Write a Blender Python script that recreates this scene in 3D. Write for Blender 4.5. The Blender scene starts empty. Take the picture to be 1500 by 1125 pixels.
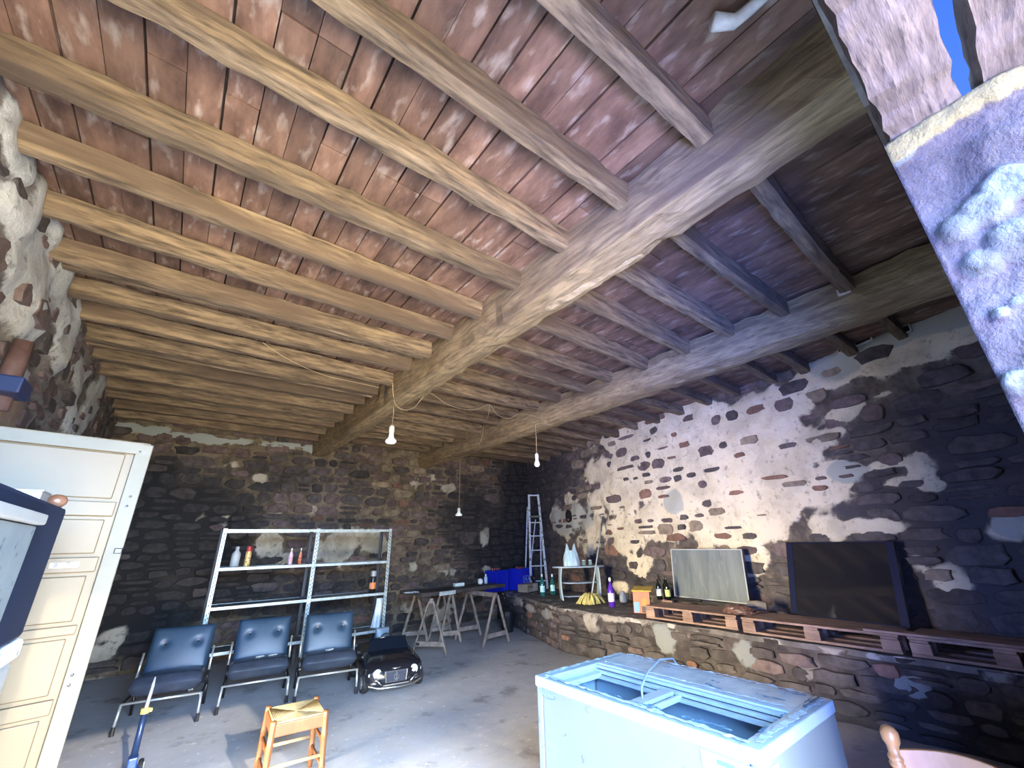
import bpy, math, random
from mathutils import Vector, Matrix, noise
random.seed(7)
C = bpy.context.scene.collection
PI = math.pi

# ------------------------------------------------------------------ camera
CR = Matrix(((0.78984415, -0.20683547, 0.57737796),
             (-0.61291713, -0.29979019, 0.73106664),
             (-0.02188174, 0.93131355, 0.36356053)))      # columns: right, up, forward
FPX = 599.0
O = Vector((0, 0, 1.6))
cam = bpy.data.cameras.new('camera'); cam_o = bpy.data.objects.new('camera', cam); C.objects.link(cam_o)
cam.sensor_width = 36; cam.sensor_fit = 'HORIZONTAL'; cam.lens = 36*FPX/1500
cam.clip_start = 0.02; cam.clip_end = 300
M3 = Matrix((CR.col[0], CR.col[1], -CR.col[2])).transposed()
cam_o.matrix_world = Matrix.Translation(O) @ M3.to_4x4()
bpy.context.scene.camera = cam_o

# ------------------------------------------------------------------ world, sun, doorway daylight and added fill lamps
sc = bpy.context.scene
sc.view_settings.view_transform = 'Standard'; sc.view_settings.look = 'None'
sc.view_settings.gamma = 1; sc.view_settings.use_curve_mapping = False
sc.view_settings.exposure = 0.0
w = bpy.data.worlds.new('sky'); sc.world = w; w.use_nodes = True
nt = w.node_tree; nt.nodes.clear()
wo = nt.nodes.new('ShaderNodeOutputWorld'); bg = nt.nodes.new('ShaderNodeBackground')
tc = nt.nodes.new('ShaderNodeTexCoord'); sx = nt.nodes.new('ShaderNodeSeparateXYZ'); rp = nt.nodes.new('ShaderNodeValToRGB')
nt.links.new(tc.outputs['Generated'], sx.inputs[0]); 
mr = nt.nodes.new('ShaderNodeMapRange'); mr.inputs[1].default_value = -1; mr.inputs[2].default_value = 1
nt.links.new(sx.outputs['Z'], mr.inputs[0]); nt.links.new(mr.outputs[0], rp.inputs[0])
e = rp.color_ramp.elements
e[0].position = 0.0; e[0].color = (0.62, 0.45, 0.27, 1)
e[1].position = 0.495; e[1].color = (0.62, 0.47, 0.30, 1)
for p_, c_ in ((0.51, (0.45, 0.60, 0.95, 1)), (0.65, (0.12, 0.30, 0.95, 1)), (1.0, (0.02, 0.10, 0.75, 1))):
    q = e.new(p_); q.color = c_
nt.links.new(rp.outputs[0], bg.inputs[0]); bg.inputs[1].default_value = 1.3
nt.links.new(bg.outputs[0], wo.inputs[0])

def area(name, loc, target, sx_, sy_, power, col):
    l = bpy.data.lights.new(name, 'AREA'); l.shape = 'RECTANGLE'; l.size = sx_; l.size_y = sy_; l.energy = power; l.color = col
    o = bpy.data.objects.new(name, l); C.objects.link(o); o.location = loc
    o.rotation_euler = (Vector(target)-Vector(loc)).to_track_quat('-Z', 'Y').to_euler(); return o
sun = bpy.data.lights.new('sun', 'SUN'); sun.energy = 5.0; sun.color = (1.0, 0.86, 0.66); sun.angle = math.radians(0.8)
sun_o = bpy.data.objects.new('sun', sun); C.objects.link(sun_o); sun_o.location = (0, -6, 6)
sun_o.rotation_euler = Vector((-0.07, 1, -0.40)).to_track_quat('-Z', 'Y').to_euler()
area('daylight_from_sky', (0.4, -4.6, 4.4), (2.6, 5.0, 0.0), 7.0, 4.6, 11500, (0.38, 0.62, 1.0))
area('blue_fill_left', (-4.0, -2.7, 1.3), (4.5, 1.5, 3.0), 3.5, 3.0, 2600, (0.12, 0.28, 1.0))  # added blue fill lamp outside the doorway, tints right wall and ceiling
area('bounce_from_sunlit_yard', (0.2, -3.4, 0.15), (2.4, 6.0, 3.4), 6.0, 2.6, 2300, (1.0, 0.82, 0.50))
area('near_ceiling_fill', (0.3, -1.5, 0.05), (2.8, 2.6, 3.7), 2.6, 1.6, 520, (1.0, 0.80, 0.55))  # added warm fill lamp in place of ground bounce, lifts the near ceiling
area('blue_ceiling_fill', (-1.7, -1.5, 0.1), (4.6, 1.0, 3.7), 1.6, 1.4, 260, (0.05, 0.18, 1.0)).data.spread = math.radians(60)  # added narrow blue fill lamp aimed at the right ceiling
area('side_door_fill', (-7.0, 3.0, 1.7), (6.2, 3.6, 2.0), 4.0, 2.6, 7000, (1.0, 0.85, 0.58))  # added warm fill lamp outside the side doorway, brightens the right wall
area('side_door_blue_fill', (-7.0, 7.0, 1.8), (5.5, 0.8, 1.8), 4.0, 2.6, 3600, (0.16, 0.30, 1.0))  # added blue fill lamp tinting the near end of the right wall

# ------------------------------------------------------------------ measuring helpers
def ray(x, y):
    return CR @ Vector(((x-750)/FPX, -(y-562.5)/FPX, 1.0))
def at(x, y, ax, v):
    d = ray(x, y); return O + d*((v-O[ax])/d[ax])
def proj(P):
    c = CR.transposed() @ (Vector(P)-O)
    if c.z < 0.05: return None
    return 750+FPX*c.x/c.z, 562.5-FPX*c.y/c.z, c.z
def ztop(P, py):
    lo, hi = -0.5, 4.5
    for _ in range(30):
        m = (lo+hi)/2
        if proj((P[0], P[1], m))[1] > py: lo = m
        else: hi = m
    return (lo+hi)/2
def fr(x, y, z=0.0, s=1.0, oct_=3):
    return noise.fractal(Vector((x*s, y*s, z)), 1.0, 2.0, oct_)
def sst(a, b, x):
    t = max(0, min(1, (x-a)/(b-a))); return t*t*(3-2*t)

# ------------------------------------------------------------------ materials
def hexc(h):
    r = [int(h[i:i+2], 16)/255 for i in (0, 2, 4)]
    return tuple(c/12.92 if c <= 0.04045 else ((c+0.055)/1.055)**2.4 for c in r)+(1,)
MATS = {}
def mat(name, c1, c2=None, rough=0.6, metal=0.0, scale=6.0, stretch=(1, 1, 1), bump=0.0, detail=6, spots=None, vary=0.0, alpha=None, trans=0.0, ior=1.45, emit=None, coat=0, ramp=(0.35, 0.65)):
    if name in MATS: return MATS[name]
    m = bpy.data.materials.new(name); m.use_nodes = True; n = m.node_tree.nodes; L = m.node_tree.links
    b = n['Principled BSDF']; b.inputs['Roughness'].default_value = rough; b.inputs['Metallic'].default_value = metal
    if isinstance(c1, str): c1 = hexc(c1)
    if isinstance(c2, str): c2 = hexc(c2)
    c1 = tuple(c1[:3])+(1,)
    col = None
    if c2 or bump or spots:
        t = n.new('ShaderNodeTexCoord'); mp = n.new('ShaderNodeMapping'); mp.inputs['Scale'].default_value = stretch
        L.new(t.outputs['Object'], mp.inputs[0])
        nz = n.new('ShaderNodeTexNoise'); nz.inputs['Scale'].default_value = scale; nz.inputs['Detail'].default_value = detail
        nz.inputs['Roughness'].default_value = 0.62
        L.new(mp.outputs[0], nz.inputs['Vector'])
        if c2:
            c2 = tuple(c2[:3])+(1,)
            r = n.new('ShaderNodeValToRGB'); r.color_ramp.elements[0].color = c1; r.color_ramp.elements[1].color = c2
            r.color_ramp.elements[0].position = ramp[0]; r.color_ramp.elements[1].position = ramp[1]
            L.new(nz.outputs[0], r.inputs[0]); col = r.outputs[0]
        if spots:
            sc_, lo, hi, sc3 = spots
            n2 = n.new('ShaderNodeTexNoise'); n2.inputs['Scale'].default_value = sc_; n2.inputs['Detail'].default_value = 5
            L.new(mp.outputs[0], n2.inputs['Vector'])
            r2 = n.new('ShaderNodeValToRGB'); r2.color_ramp.elements[0].position = lo; r2.color_ramp.elements[1].position = hi
            L.new(n2.outputs[0], r2.inputs[0])
            mx = n.new('ShaderNodeMix'); mx.data_type = 'RGBA'
            L.new(r2.outputs[0], mx.inputs[0])
            if col: L.new(col, mx.inputs[6])
            else: mx.inputs[6].default_value = c1
            mx.inputs[7].default_value = hexc(sc3) if isinstance(sc3, str) else tuple(sc3[:3])+(1,)
            col = mx.outputs[2]
        if bump:
            bp = n.new('ShaderNodeBump'); bp.inputs['Strength'].default_value = bump; bp.inputs['Distance'].default_value = 0.01
            L.new(nz.outputs[0], bp.inputs['Height']); L.new(bp.outputs[0], b.inputs['Normal'])
    if vary:
        oi = n.new('ShaderNodeObjectInfo'); hs = n.new('ShaderNodeHueSaturation'); m2 = n.new('ShaderNodeMapRange')
        m2.inputs[3].default_value = 1-vary; m2.inputs[4].default_value = 1+vary
        L.new(oi.outputs['Random'], m2.inputs[0]); L.new(m2.outputs[0], hs.inputs['Value'])
        if col: L.new(col, hs.inputs['Color'])
        else: hs.inputs['Color'].default_value = c1
        col = hs.outputs[0]
    if col: L.new(col, b.inputs['Base Color'])
    else: b.inputs['Base Color'].default_value = c1
    if trans: b.inputs['Transmission Weight'].default_value = trans; b.inputs['IOR'].default_value = ior
    if alpha is not None: b.inputs['Alpha'].default_value = alpha
    if coat: b.inputs['Coat Weight'].default_value = coat
    if emit:
        b.inputs['Emission Color'].default_value = emit[0]; b.inputs['Emission Strength'].default_value = emit[1]
    MATS[name] = m; return m

# ------------------------------------------------------------------ mesh builder
class MB:
    def __init__(s): s.V = []; s.F = []; s.M = []
    def add(s, V, F, mi=0):
        k = len(s.V); s.V += [tuple(v) for v in V]; s.F += [tuple(i+k for i in f) for f in F]; s.M += [mi]*len(F); return s
    def box(s, c, d, R=None, mi=0, taper=1.0):
        x, y, z = [q/2 for q in d]; V = []
        for dz in (-1, 1):
            t = taper if dz > 0 else 1
            for dx, dy in ((-1, -1), (1, -1), (1, 1), (-1, 1)):
                v = Vector((dx*x*t, dy*y*t, dz*z))
                if R is not None: v = R @ v
                V.append(v+Vector(c))
        return s.add(V, [(3, 2, 1, 0), (4, 5, 6, 7), (0, 1, 5, 4), (1, 2, 6, 5), (2, 3, 7, 6), (3, 0, 4, 7)], mi)
    def bar(s, a, b, w_, h_, up=(0, 0, 1), mi=0):
        a = Vector(a); b = Vector(b); d = (b-a); L = d.length; d.normalize()
        u = Vector(up)
        if abs(d.dot(u)) > 0.95: u = Vector((0, 1, 0))
        x = d.cross(u).normalized(); z = x.cross(d)
        R = Matrix((x, d, z)).transposed()
        return s.box((a+b)/2, (w_, L, h_), R, mi)
    def ring(s, c, ax, r, n, ry=None):
        ax = Vector(ax).normalized(); u = Vector((0, 0, 1)) if abs(ax.z) < 0.9 else Vector((1, 0, 0))
        x = ax.cross(u).normalized(); y = ax.cross(x)
        return [Vector(c)+x*math.cos(2*PI*i/n)*r+y*math.sin(2*PI*i/n)*(ry or r) for i in range(n)]
    def tube(s, pts, r, n=8, mi=0, cap=True):
        pts = [Vector(p) for p in pts]; rs = r if isinstance(r, (list, tuple)) else [r]*len(pts); V = []; F = []
        px = None
        for i, p in enumerate(pts):
            d = (pts[min(i+1, len(pts)-1)]-pts[max(i-1, 0)]).normalized()
            if px is None:
                u = Vector((0, 0, 1)) if abs(d.z) < 0.9 else Vector((1, 0, 0)); px = d.cross(u).normalized()
            else: px = (px-d*px.dot(d)).normalized()
            y = d.cross(px)
            V += [p+px*math.cos(2*PI*j/n)*rs[i]+y*math.sin(2*PI*j/n)*rs[i] for j in range(n)]
        for i in range(len(pts)-1):
            for j in range(n):
                F.append((i*n+j, i*n+(j+1) % n, (i+1)*n+(j+1) % n, (i+1)*n+j))
        if cap: F += [tuple(range(n))[::-1], tuple(range((len(pts)-1)*n, len(pts)*n))]
        return s.add(V, F, mi)
    def lathe(s, prof, c=(0, 0, 0), n=16, mi=0, R=None, sy=1.0):
        V = []; F = []
        for r, z in prof:
            for j in range(n):
                v = Vector((math.cos(2*PI*j/n)*r, math.sin(2*PI*j/n)*r*sy, z))
                if R is not None: v = R @ v
                V.append(v+Vector(c))
        for i in range(len(prof)-1):
            for j in range(n):
                F.append((i*n+j, i*n+(j+1) % n, (i+1)*n+(j+1) % n, (i+1)*n+j))
        F += [tuple(range(n))[::-1], tuple(range((len(prof)-1)*n, len(prof)*n))]
        return s.add(V, F, mi)
    def prism(s, poly, f, t, mi=0):
        """poly: 2D list; f maps (a,b,depth)->3D ; t thickness"""
        n = len(poly); V = [f(a, b, 0) for a, b in poly]+[f(a, b, t) for a, b in poly]
        F = [tuple(range(n))[::-1], tuple(range(n, 2*n))]+[(i, (i+1) % n, n+(i+1) % n, n+i) for i in range(n)]
        return s.add(V, F, mi)
    def grid(s, f, nu, nv, mi=0, wrap=False):
        V = [f(i/nu, j/nv) for j in range(nv+1) for i in range(nu+1)]
        F = [(j*(nu+1)+i, j*(nu+1)+i+1, (j+1)*(nu+1)+i+1, (j+1)*(nu+1)+i) for j in range(nv) for i in range(nu)]
        return s.add(V, F, mi)
    def build(s, name, m, parent=None, smooth=False, bevel=0.0, segs=2, label=None, solid=0.0, kind=None):
        me = bpy.data.meshes.new(name); me.from_pydata(s.V, [], s.F)
        for q in (m if isinstance(m, (list, tuple)) else [m]): me.materials.append(q)
        if isinstance(m, (list, tuple)): me.polygons.foreach_set('material_index', s.M)
        if smooth: me.polygons.foreach_set('use_smooth', [True]*len(me.polygons))
        me.update()
        o = bpy.data.objects.new(name, me); C.objects.link(o)
        if parent is not None: o.parent = parent
        if solid:
            q = o.modifiers.new('solid', 'SOLIDIFY'); q.thickness = solid
        if bevel:
            q = o.modifiers.new('bevel', 'BEVEL'); q.width = bevel; q.segments = segs; q.limit_method = 'ANGLE'
        if label: o['label'] = label
        if kind: o['kind'] = kind
        return o
def tag(o, label, cat, group=None):
    o['label'] = label; o['category'] = cat
    if group: o['group'] = group
    return o
def thing(name, label, cat, loc, rz=0, group=None):
    o = bpy.data.objects.new(name, None); C.objects.link(o); o.empty_display_size = 0.1
    o.location = loc; o.rotation_euler = (0, 0, rz); return tag(o, label, cat, group)
def dup(root, loc, rz, label, group=None):
    def cp(o, par):
        c = o.copy(); C.objects.link(c); c.parent = par
        for k in list(o.children): cp(k, c)
        return c
    r = cp(root, None); r.location = loc; r.rotation_euler = (0, 0, rz); r['label'] = label
    if group: r['group'] = group
    return r
def struct(o): o['kind'] = 'structure'; return o
def RZ(a): return Matrix.Rotation(a, 3, 'Z')
def RX(a): return Matrix.Rotation(a, 3, 'X')
def RY(a): return Matrix.Rotation(a, 3, 'Y')

# common materials
wood_dark = mat('wood_dark', (0.10, 0.065, 0.045), (0.24, 0.17, 0.12), 0.8, scale=9, stretch=(1, 1, 1), bump=0.4)
galv = mat('galvanised', '9fb0b5', 'c6d2d4', 0.45, 0.35, scale=14)
black_pl = mat('black_plastic', (0.012, 0.012, 0.014), None, 0.35)
chrome = mat('chrome', (0.8, 0.8, 0.78), None, 0.25, 1.0)

# ------------------------------------------------------------------ stone walls
def wall_material(name, mortar, mortar2, plaster, plaster2, grey, dark_tone, dirt='c'):
    m = bpy.data.materials.new(name); m.use_nodes = True; n = m.node_tree.nodes; L = m.node_tree.links; b = n['Principled BSDF']
    b.inputs['Roughness'].default_value = 0.92
    at_ = n.new('ShaderNodeVertexColor'); at_.layer_name = 'tone'; sp = n.new('ShaderNodeSeparateColor'); L.new(at_.outputs[0], sp.inputs[0])
    t = n.new('ShaderNodeTexCoord')
    def nz(s, d=6):
        q = n.new('ShaderNodeTexNoise'); q.inputs['Scale'].default_value = s; q.inputs['Detail'].default_value = d; q.inputs['Roughness'].default_value = 0.65
        L.new(t.outputs['Object'], q.inputs[0]); return q.outputs[0]
    def mix(f, a, c):
        q = n.new('ShaderNodeMix'); q.data_type = 'RGBA'
        for k, v in ((0, f), (6, a), (7, c)):
            if isinstance(v, tuple): q.inputs[k].default_value = v[:3]+(1,)
            else: L.new(v, q.inputs[k])
        return q.outputs[2]
    def ramp(v, lo, hi):
        q = n.new('ShaderNodeMapRange'); q.interpolation_type = 'SMOOTHSTEP'; q.inputs[1].default_value = lo; q.inputs[2].default_value = hi; L.new(v, q.inputs[0]); return q.outputs[0]
    def add(a, c, k):
        q = n.new('ShaderNodeMath'); q.operation = 'MULTIPLY_ADD'; L.new(a, q.inputs[0]); q.inputs[1].default_value = k; L.new(c, q.inputs[2]); return q.outputs[0]
    n1 = nz(5.5); n2 = nz(22); n3 = nz(2.0, 8)
    base = mix(ramp(n1, 0.35, 0.65), mortar, mortar2)
    pl = mix(ramp(n3, 0.36, 0.58), plaster2, plaster)
    pl = mix(ramp(nz(11, 9), 0.54, 0.70), pl, tuple(q*0.62 for q in plaster2))
    pl = mix(ramp(add(n3, sp.outputs[2], 0.55), 0.80, 0.90), pl, grey)
    wv = add(n1, sp.outputs[0], 0.5)
    c = mix(ramp(wv, 0.68, 0.78), base, pl)
    so = add(n3, sp.outputs[1], 0.5)
    c = mix(ramp(so, 0.62, 1.02), c, dark_tone)  # blob field mixes in a darker wall tone
    L.new(c, b.inputs['Base Color'])
    bp = n.new('ShaderNodeBump'); bp.inputs['Strength'].default_value = 0.6; bp.inputs['Distance'].default_value = 0.02
    L.new(n2, bp.inputs['Height']); L.new(bp.outputs[0], b.inputs['Normal'])
    return m

STONE = [mat('stone_darkest', (0.014, 0.0135, 0.015), (0.045, 0.041, 0.043), 0.85, scale=9, bump=0.7),
         mat('stone_dark', (0.035, 0.030, 0.031), (0.085, 0.073, 0.072), 0.85, scale=9, bump=0.7, vary=0.25),
         mat('stone_purple', (0.065, 0.046, 0.048), (0.15, 0.11, 0.105), 0.85, scale=8, bump=0.7, vary=0.25),
         mat('stone_warm', (0.13, 0.10, 0.075), (0.25, 0.20, 0.15), 0.85, scale=8, bump=0.7, vary=0.25),
         mat('stone_red', (0.12, 0.062, 0.045), (0.20, 0.115, 0.085), 0.85, scale=8, bump=0.7, vary=0.2),
         mat('stone_pale', (0.30, 0.27, 0.22), (0.45, 0.41, 0.34), 0.85, scale=8, bump=0.7, vary=0.15)]

def stone_shape(mb, uc, zc, w_, h_, base, proud, f, seed, mi=0):
    rnd = random.Random(seed); n = 10 if w_ > 0.2 else 8; ring = []; ang0 = rnd.random()
    for i in range(n):
        a = 2*PI*(i+ang0*0.5)/n
        ca, sa = math.cos(a), math.sin(a)
        k = (abs(ca)**5+abs(sa)**5)**(-1/5)*(1+rnd.uniform(-.24, .08))
        ring.append((ca*k*w_/2, sa*k*h_/2))
    V = []; 
    for s_, d in ((1.0, base-0.03), (0.985, base+proud*0.7), (0.90, base+proud)):
        for (a, b) in ring: V.append(f(uc+a*s_, zc+b*s_, d+rnd.uniform(-.004, .004)))
    V.append(f(uc, zc, base+proud*1.08))
    F = []
    for k in range(2):
        for i in range(n): F.append((k*n+i, k*n+(i+1) % n, (k+1)*n+(i+1) % n, (k+1)*n+i))
    for i in range(n): F.append((2*n+i, 2*n+(i+1) % n, 3*n))
    mb.add(V, F, mi)

def make_wall(name, P0, P1, z0, z1, mname, cols, white, dark_tone, greys, step=0.07, rows=(0.10, 0.20), widths=(0.16, 0.42), bare=0.45, seedv=1,
              palette=None, limit=300, zt=None, backing=0.35, extra_px=None, keep=0.10, hole=None, relief=0.03, raise_=0.045, axisplane=None, fz=None, pk=1.0):
    """wall from P0 to P1 (left to right seen from inside). white/soot/greys: blobs (u, z, r_u, r_z, weight)"""
    P0 = Vector((*P0, 0)); P1 = Vector((*P1, 0)); U = (P1-P0); L = U.length; U.normalize(); N = Vector((U.y, -U.x, 0))
    def f(u, z, d): return P0+U*u+N*d+Vector((0, 0, z))
    def blob(bl, u, z):
        s_ = 0
        for (bu, bz, ru, rz_, wt) in bl:
            q = ((u-bu)/ru)**2+((z-bz)/rz_)**2
            if q < 7: s_ = max(s_, wt*math.exp(-q*0.7)) if wt > 0 else s_
            if q < 7 and wt < 0: s_ += wt*math.exp(-q*0.7)
        return s_
    def wh(u, z): return blob(white, u, z)*0.92+0.30*fr(u, z, seedv, 2.0, 5)+0.10*fr(u, z, seedv+9, 8.0, 3)
    def off(u, z):
        w_ = wh(u, z)
        return relief*fr(u, z, seedv+5, 3.0, 4)+raise_*sst(0.38, 0.62, w_)
    nu = max(2, int(L/step)); nv = max(2, int((z1-z0)/step))
    mb = MB(); mb.grid(lambda a, b: f(a*L, z0+b*(z1-z0), off(a*L, z0+b*(z1-z0))), nu, nv)
    inh = lambda u, z, m_=0: hole is not None and hole[0]-m_ < u < hole[1]+m_ and hole[2]-m_ < z < hole[3]+m_
    if hole: mb.F = [q for q in mb.F if not inh((Vector(mb.V[q[0]])+Vector(mb.V[q[2]])-2*P0).dot(U)/2, (mb.V[q[0]][2]+mb.V[q[2]][2])/2)]; mb.M = [0]*len(mb.F)
    # close to a slab
    k = len(mb.V)
    bk = [f(0, z0, -backing), f(L, z0, -backing), f(L, z1, -backing), f(0, z1, -backing)]
    mb.V += [tuple(v) for v in bk]
    bot = list(range(0, nu+1)); top = list(range(nv*(nu+1), nv*(nu+1)+nu+1))
    lef = [j*(nu+1) for j in range(nv+1)]; rig = [j*(nu+1)+nu for j in range(nv+1)]
    mb.F += ([] if hole else [tuple([k, k+3, k+2, k+1])])+[tuple(bot[::-1]+[k, k+1]), tuple(top+[k+2, k+3]), tuple(lef+[k+3, k]), tuple(rig[::-1]+[k+1, k+2])]; mb.M = [0]*len(mb.F)
    m = wall_material(mname, *cols)
    o = mb.build(name, m, smooth=True); struct(o)
    ca = o.data.color_attributes.new('tone', 'FLOAT_COLOR', 'POINT')
    vals = []
    for j in range(nv+1):
        for i in range(nu+1):
            u = L*i/nu; z = z0+(z1-z0)*j/nv
            vals += [max(0, min(1, wh(u, z))), max(0, min(1, blob(dark_tone, u, z)*(1-.85*sst(.35, .75, wh(u, z))))), max(0, min(1, blob(greys, u, z))), 1]
    vals += [0, 0, 0, 1]*4
    ca.data.foreach_set('color', vals)
    # stones
    rnd = random.Random(seedv*17+3); stones = []
    z = z0+0.02
    while z < z1-0.05:
        h = rnd.uniform(*rows); u = rnd.uniform(-0.1, 0.05)
        while u < L-0.03:
            w_ = rnd.uniform(*widths)*(0.8+h*2)
            if rnd.random() < 0.16 and h > 0.13:   # two thin stones stacked
                parts = [(u, z, w_, h*0.46), (u, z+h*0.5, w_, h*0.46)]
            else: parts = [(u, z, w_, h)]
            for (a, b, ww, hh) in parts:
                uc = a+ww/2; zc = b+hh/2+0.07*fr(a, b, 3, 0.9, 2)+rnd.uniform(-.014, .014)
                if uc+ww/2 > L+0.02 or uc-ww/2 < -0.05 or zc+hh/2 > z1: continue
                wv = wh(uc, zc); s_ = 1.0; pr = rnd.uniform(0.016, 0.048)*pk
                if wv > bare:
                    if rnd.random() > keep: continue
                    s_ = rnd.uniform(.45, 1.0); pr = rnd.uniform(0.012, 0.025)*pk
                sv = blob(dark_tone, uc, zc)  # stronger blobs pick darker stones
                gap = 0.022
                if inh(uc, zc, max(ww, hh)/2): continue
                if fz is not None and zc > fz(uc)-hh/2: continue
                stones.append((uc, zc, (ww-gap)*s_, (hh-gap)*s_, off(uc, zc), pr, sv, wv, rnd.random(), rnd.randint(0, 1 << 30)))
            u += w_
        z += h
    def score(s_):
        q = proj(f(s_[0], s_[1], 0))
        if q is None: return 0
        if not (-20 < q[0] < 1520 and -20 < q[1] < 1145): return 0
        return s_[2]*s_[3]/q[2]**2
    stones.sort(key=score, reverse=True)
    palette = palette or (0, 1, 2, 3, 4)
    rest = MB(); cnt = 0
    for s_ in stones:
        uc, zc, ww, hh, base, pr, sv, wv, rr, sd = s_
        t = sv+(rr-0.5)*0.5
        if t > 0.62: mi = 0
        elif t > 0.36: mi = 1
        elif t > 0.12: mi = 2
        else: mi = 3
        if sd % 23 == 0 and sv < 0.5: mi = 4
        if wv > bare: mi = (2, 3, 4, 1)[sd % 4]
        mi = palette[mi] if mi < len(palette) else mi
        if cnt < limit and score(s_) > 0:
            b = MB(); stone_shape(b, uc, zc, ww, hh, base, pr, f, sd); b.build('stone', STONE[mi], o); cnt += 1
        else:
            stone_shape(rest, uc, zc, ww, hh, base, pr, f, sd, mi)
    if rest.V: rest.build('rubble_stones', STONE, o, kind='stuff')
    o['n'] = cnt
    return o, f, N

CEIL = 3.70
BACKY = 8.8
def pxblobs(lst, conv, fpm):
    """(px, py, radius_px, weight[, ry]) -> wall coordinates"""
    out = []
    for b in lst:
        u, z, d = conv(b[0], b[1]); k = d/FPX
        out.append((u, z, b[2]*k*fpm, (b[4] if len(b) > 4 else b[2])*k, b[3]))
    return out
# back wall: plane y = 8.8, from x=-1.1 to 7.45
def conv_back(px, py):
    P = at(px, py, 1, BACKY); return P.x+1.3, P.z, proj(P)[2]
bw_white = pxblobs([(505, 800, 26, .9), (545, 795, 20, .8), (470, 805, 16, .7), (393, 800, 18, .75), (420, 815, 14, .6), (325, 765, 14, .6), (290, 760, 12, .5),
    (412, 752, 18, .6, 8), (445, 750, 16, .55), (300, 642, 80, .85, 7), (430, 655, 50, .85, 6), (210, 628, 40, .75, 8), (650, 860, 16, .6), (708, 790, 9, .9, 14), (712, 836, 8, .9), (655, 838, 16, .7, 9),
    (603, 830, 10, .7), (590, 892, 14, .6), (650, 892, 22, .75, 14), (643, 915, 16, .7), (625, 925, 25, .6, 10), (168, 928, 16, .9), (150, 955, 14, .85), (140, 1000, 13, .8), (172, 770, 14, .55), (285, 890, 10, .5),
    (480, 660, 14, .7, 6), (560, 650, 40, .6, 6), (620, 700, 22, .55), (655, 715, 14, .6), (440, 900, 10, .5), (355, 880, 30, .5, 8), (500, 900, 20, .5, 10), (262, 700, 25, .5, 10), (600, 780, 14, .5, 6), (380, 700, 20, .5, 8), (340, 680, 22, .5, 8)], conv_back, 1.3)
bw_dark = pxblobs([(260, 780, 90, 1.0), (190, 900, 70, 1.0), (220, 700, 50, .8), (330, 850, 80, .9, 50), (420, 700, 90, .62, 60), (770, 740, 40, 1.1, 90), (740, 800, 60, 1.0, 50), (690, 760, 60, .75), (480, 870, 100, .65, 60),
    (650, 910, 90, .55, 50), (560, 760, 90, .35, 40), (520, 690, 40, .5)], conv_back, 1.3)
wall_back, fb, Nb = make_wall('wall_back', (-1.3, BACKY), (7.75, BACKY), 0, CEIL, 'back_wall_stone',
    ((0.065, 0.054, 0.040), (0.18, 0.148, 0.105), (0.44, 0.41, 0.34), (0.27, 0.25, 0.20), (0.30, 0.34, 0.34), (0.014, 0.014, 0.016)), bw_white, bw_dark, pxblobs([(300, 642, 90, .9, 10), (430, 655, 50, .9, 8), (210, 628, 40, .9, 8)], conv_back, 1.2),
    rows=(0.10, 0.21), widths=(0.18, 0.44), seedv=3)
# right wall: skewed
RW0 = Vector((7.49, 9.0, 0)); RW1 = Vector((5.73, -0.2, 0))
rwd = (RW1-RW0).normalized(); rwn = Vector((rwd.y, -rwd.x, 0))
def conv_right(px, py):
    d = ray(px, py); t = (RW0-O).dot(rwn)/d.dot(rwn); P = O+d*t
    return (P-RW0).dot(rwd), P.z, proj(P)[2]
def xwall(y): return RW1.x+(y-RW1.y)*(RW0.x-RW1.x)/(RW0.y-RW1.y)
rw_white = pxblobs([(950, 650, 50, 1.0), (905, 640, 26, .9), (1000, 625, 50, 1.0), (1050, 650, 55, 1.0), (1100, 660, 50, 1.0), (1150, 590, 34, .85), (1120, 610, 40, .85), (1170, 650, 36, .9), (1185, 720, 36, 1.0), (1000, 700, 60, 1.0), (1070, 710, 50, 1.0),
    (1130, 710, 44, 1.0), (930, 700, 50, 1.0), (880, 690, 30, .75), (885, 735, 30, .8), (830, 757, 34, .8), (870, 780, 34, .75), (920, 780, 34, .85), (970, 760, 36, 1.0), (1025, 750, 50, 1.0), (1080, 770, 36, .9), (1125, 765, 26, .85), (1110, 820, 20, .9, 26), (940, 830, 22, .7), (910, 860, 10, .8),
    (1200, 765, 26, .75), (1160, 750, 30, .8), (1240, 605, 22, .9, 14), (1222, 632, 14, .8), (1242, 690, 20, .9), (1300, 680, 26, .85, 8), (1330, 705, 24, .9, 7), (1352, 690, 9, .9, 26), (1365, 712, 12, .9), (1270, 772, 32, .85, 14), (1225, 785, 14, .6),
    (1490, 770, 26, .8), (1225, 545, 40, 1.3, 18), (1280, 520, 50, 1.3, 26), (1340, 500, 50, 1.3, 28), (1400, 480, 44, 1.3, 28), (1460, 440, 40, 1.0, 26), (1200, 555, 14, .8), (1345, 816, 16, .75, 8), (1365, 835, 22, .7), (1390, 855, 20, .6), (1450, 560, 20, .4, 6),
    (1380, 560, 30, .62, 3), (1280, 580, 40, .7, 3), (990, 590, 20, .8, 8), (860, 660, 16, .5), (1020, 590, 14, .6)], conv_right, 1.7)
rw_dark = pxblobs([(800, 700, 34, 1.0, 90), (810, 800, 30, .8), (1330, 740, 120, .75, 100), (1430, 800, 120, .9, 120), (1350, 610, 120, .7, 40), (1240, 820, 70, .7, 40), (1180, 560, 40, .55), (900, 840, 50, .85, 30), (960, 850, 30, .8), (1130, 860, 60, .6, 20), (1460, 640, 80, .8, 80), (1225, 720, 30, .5)], conv_right, 1.7)
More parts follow.
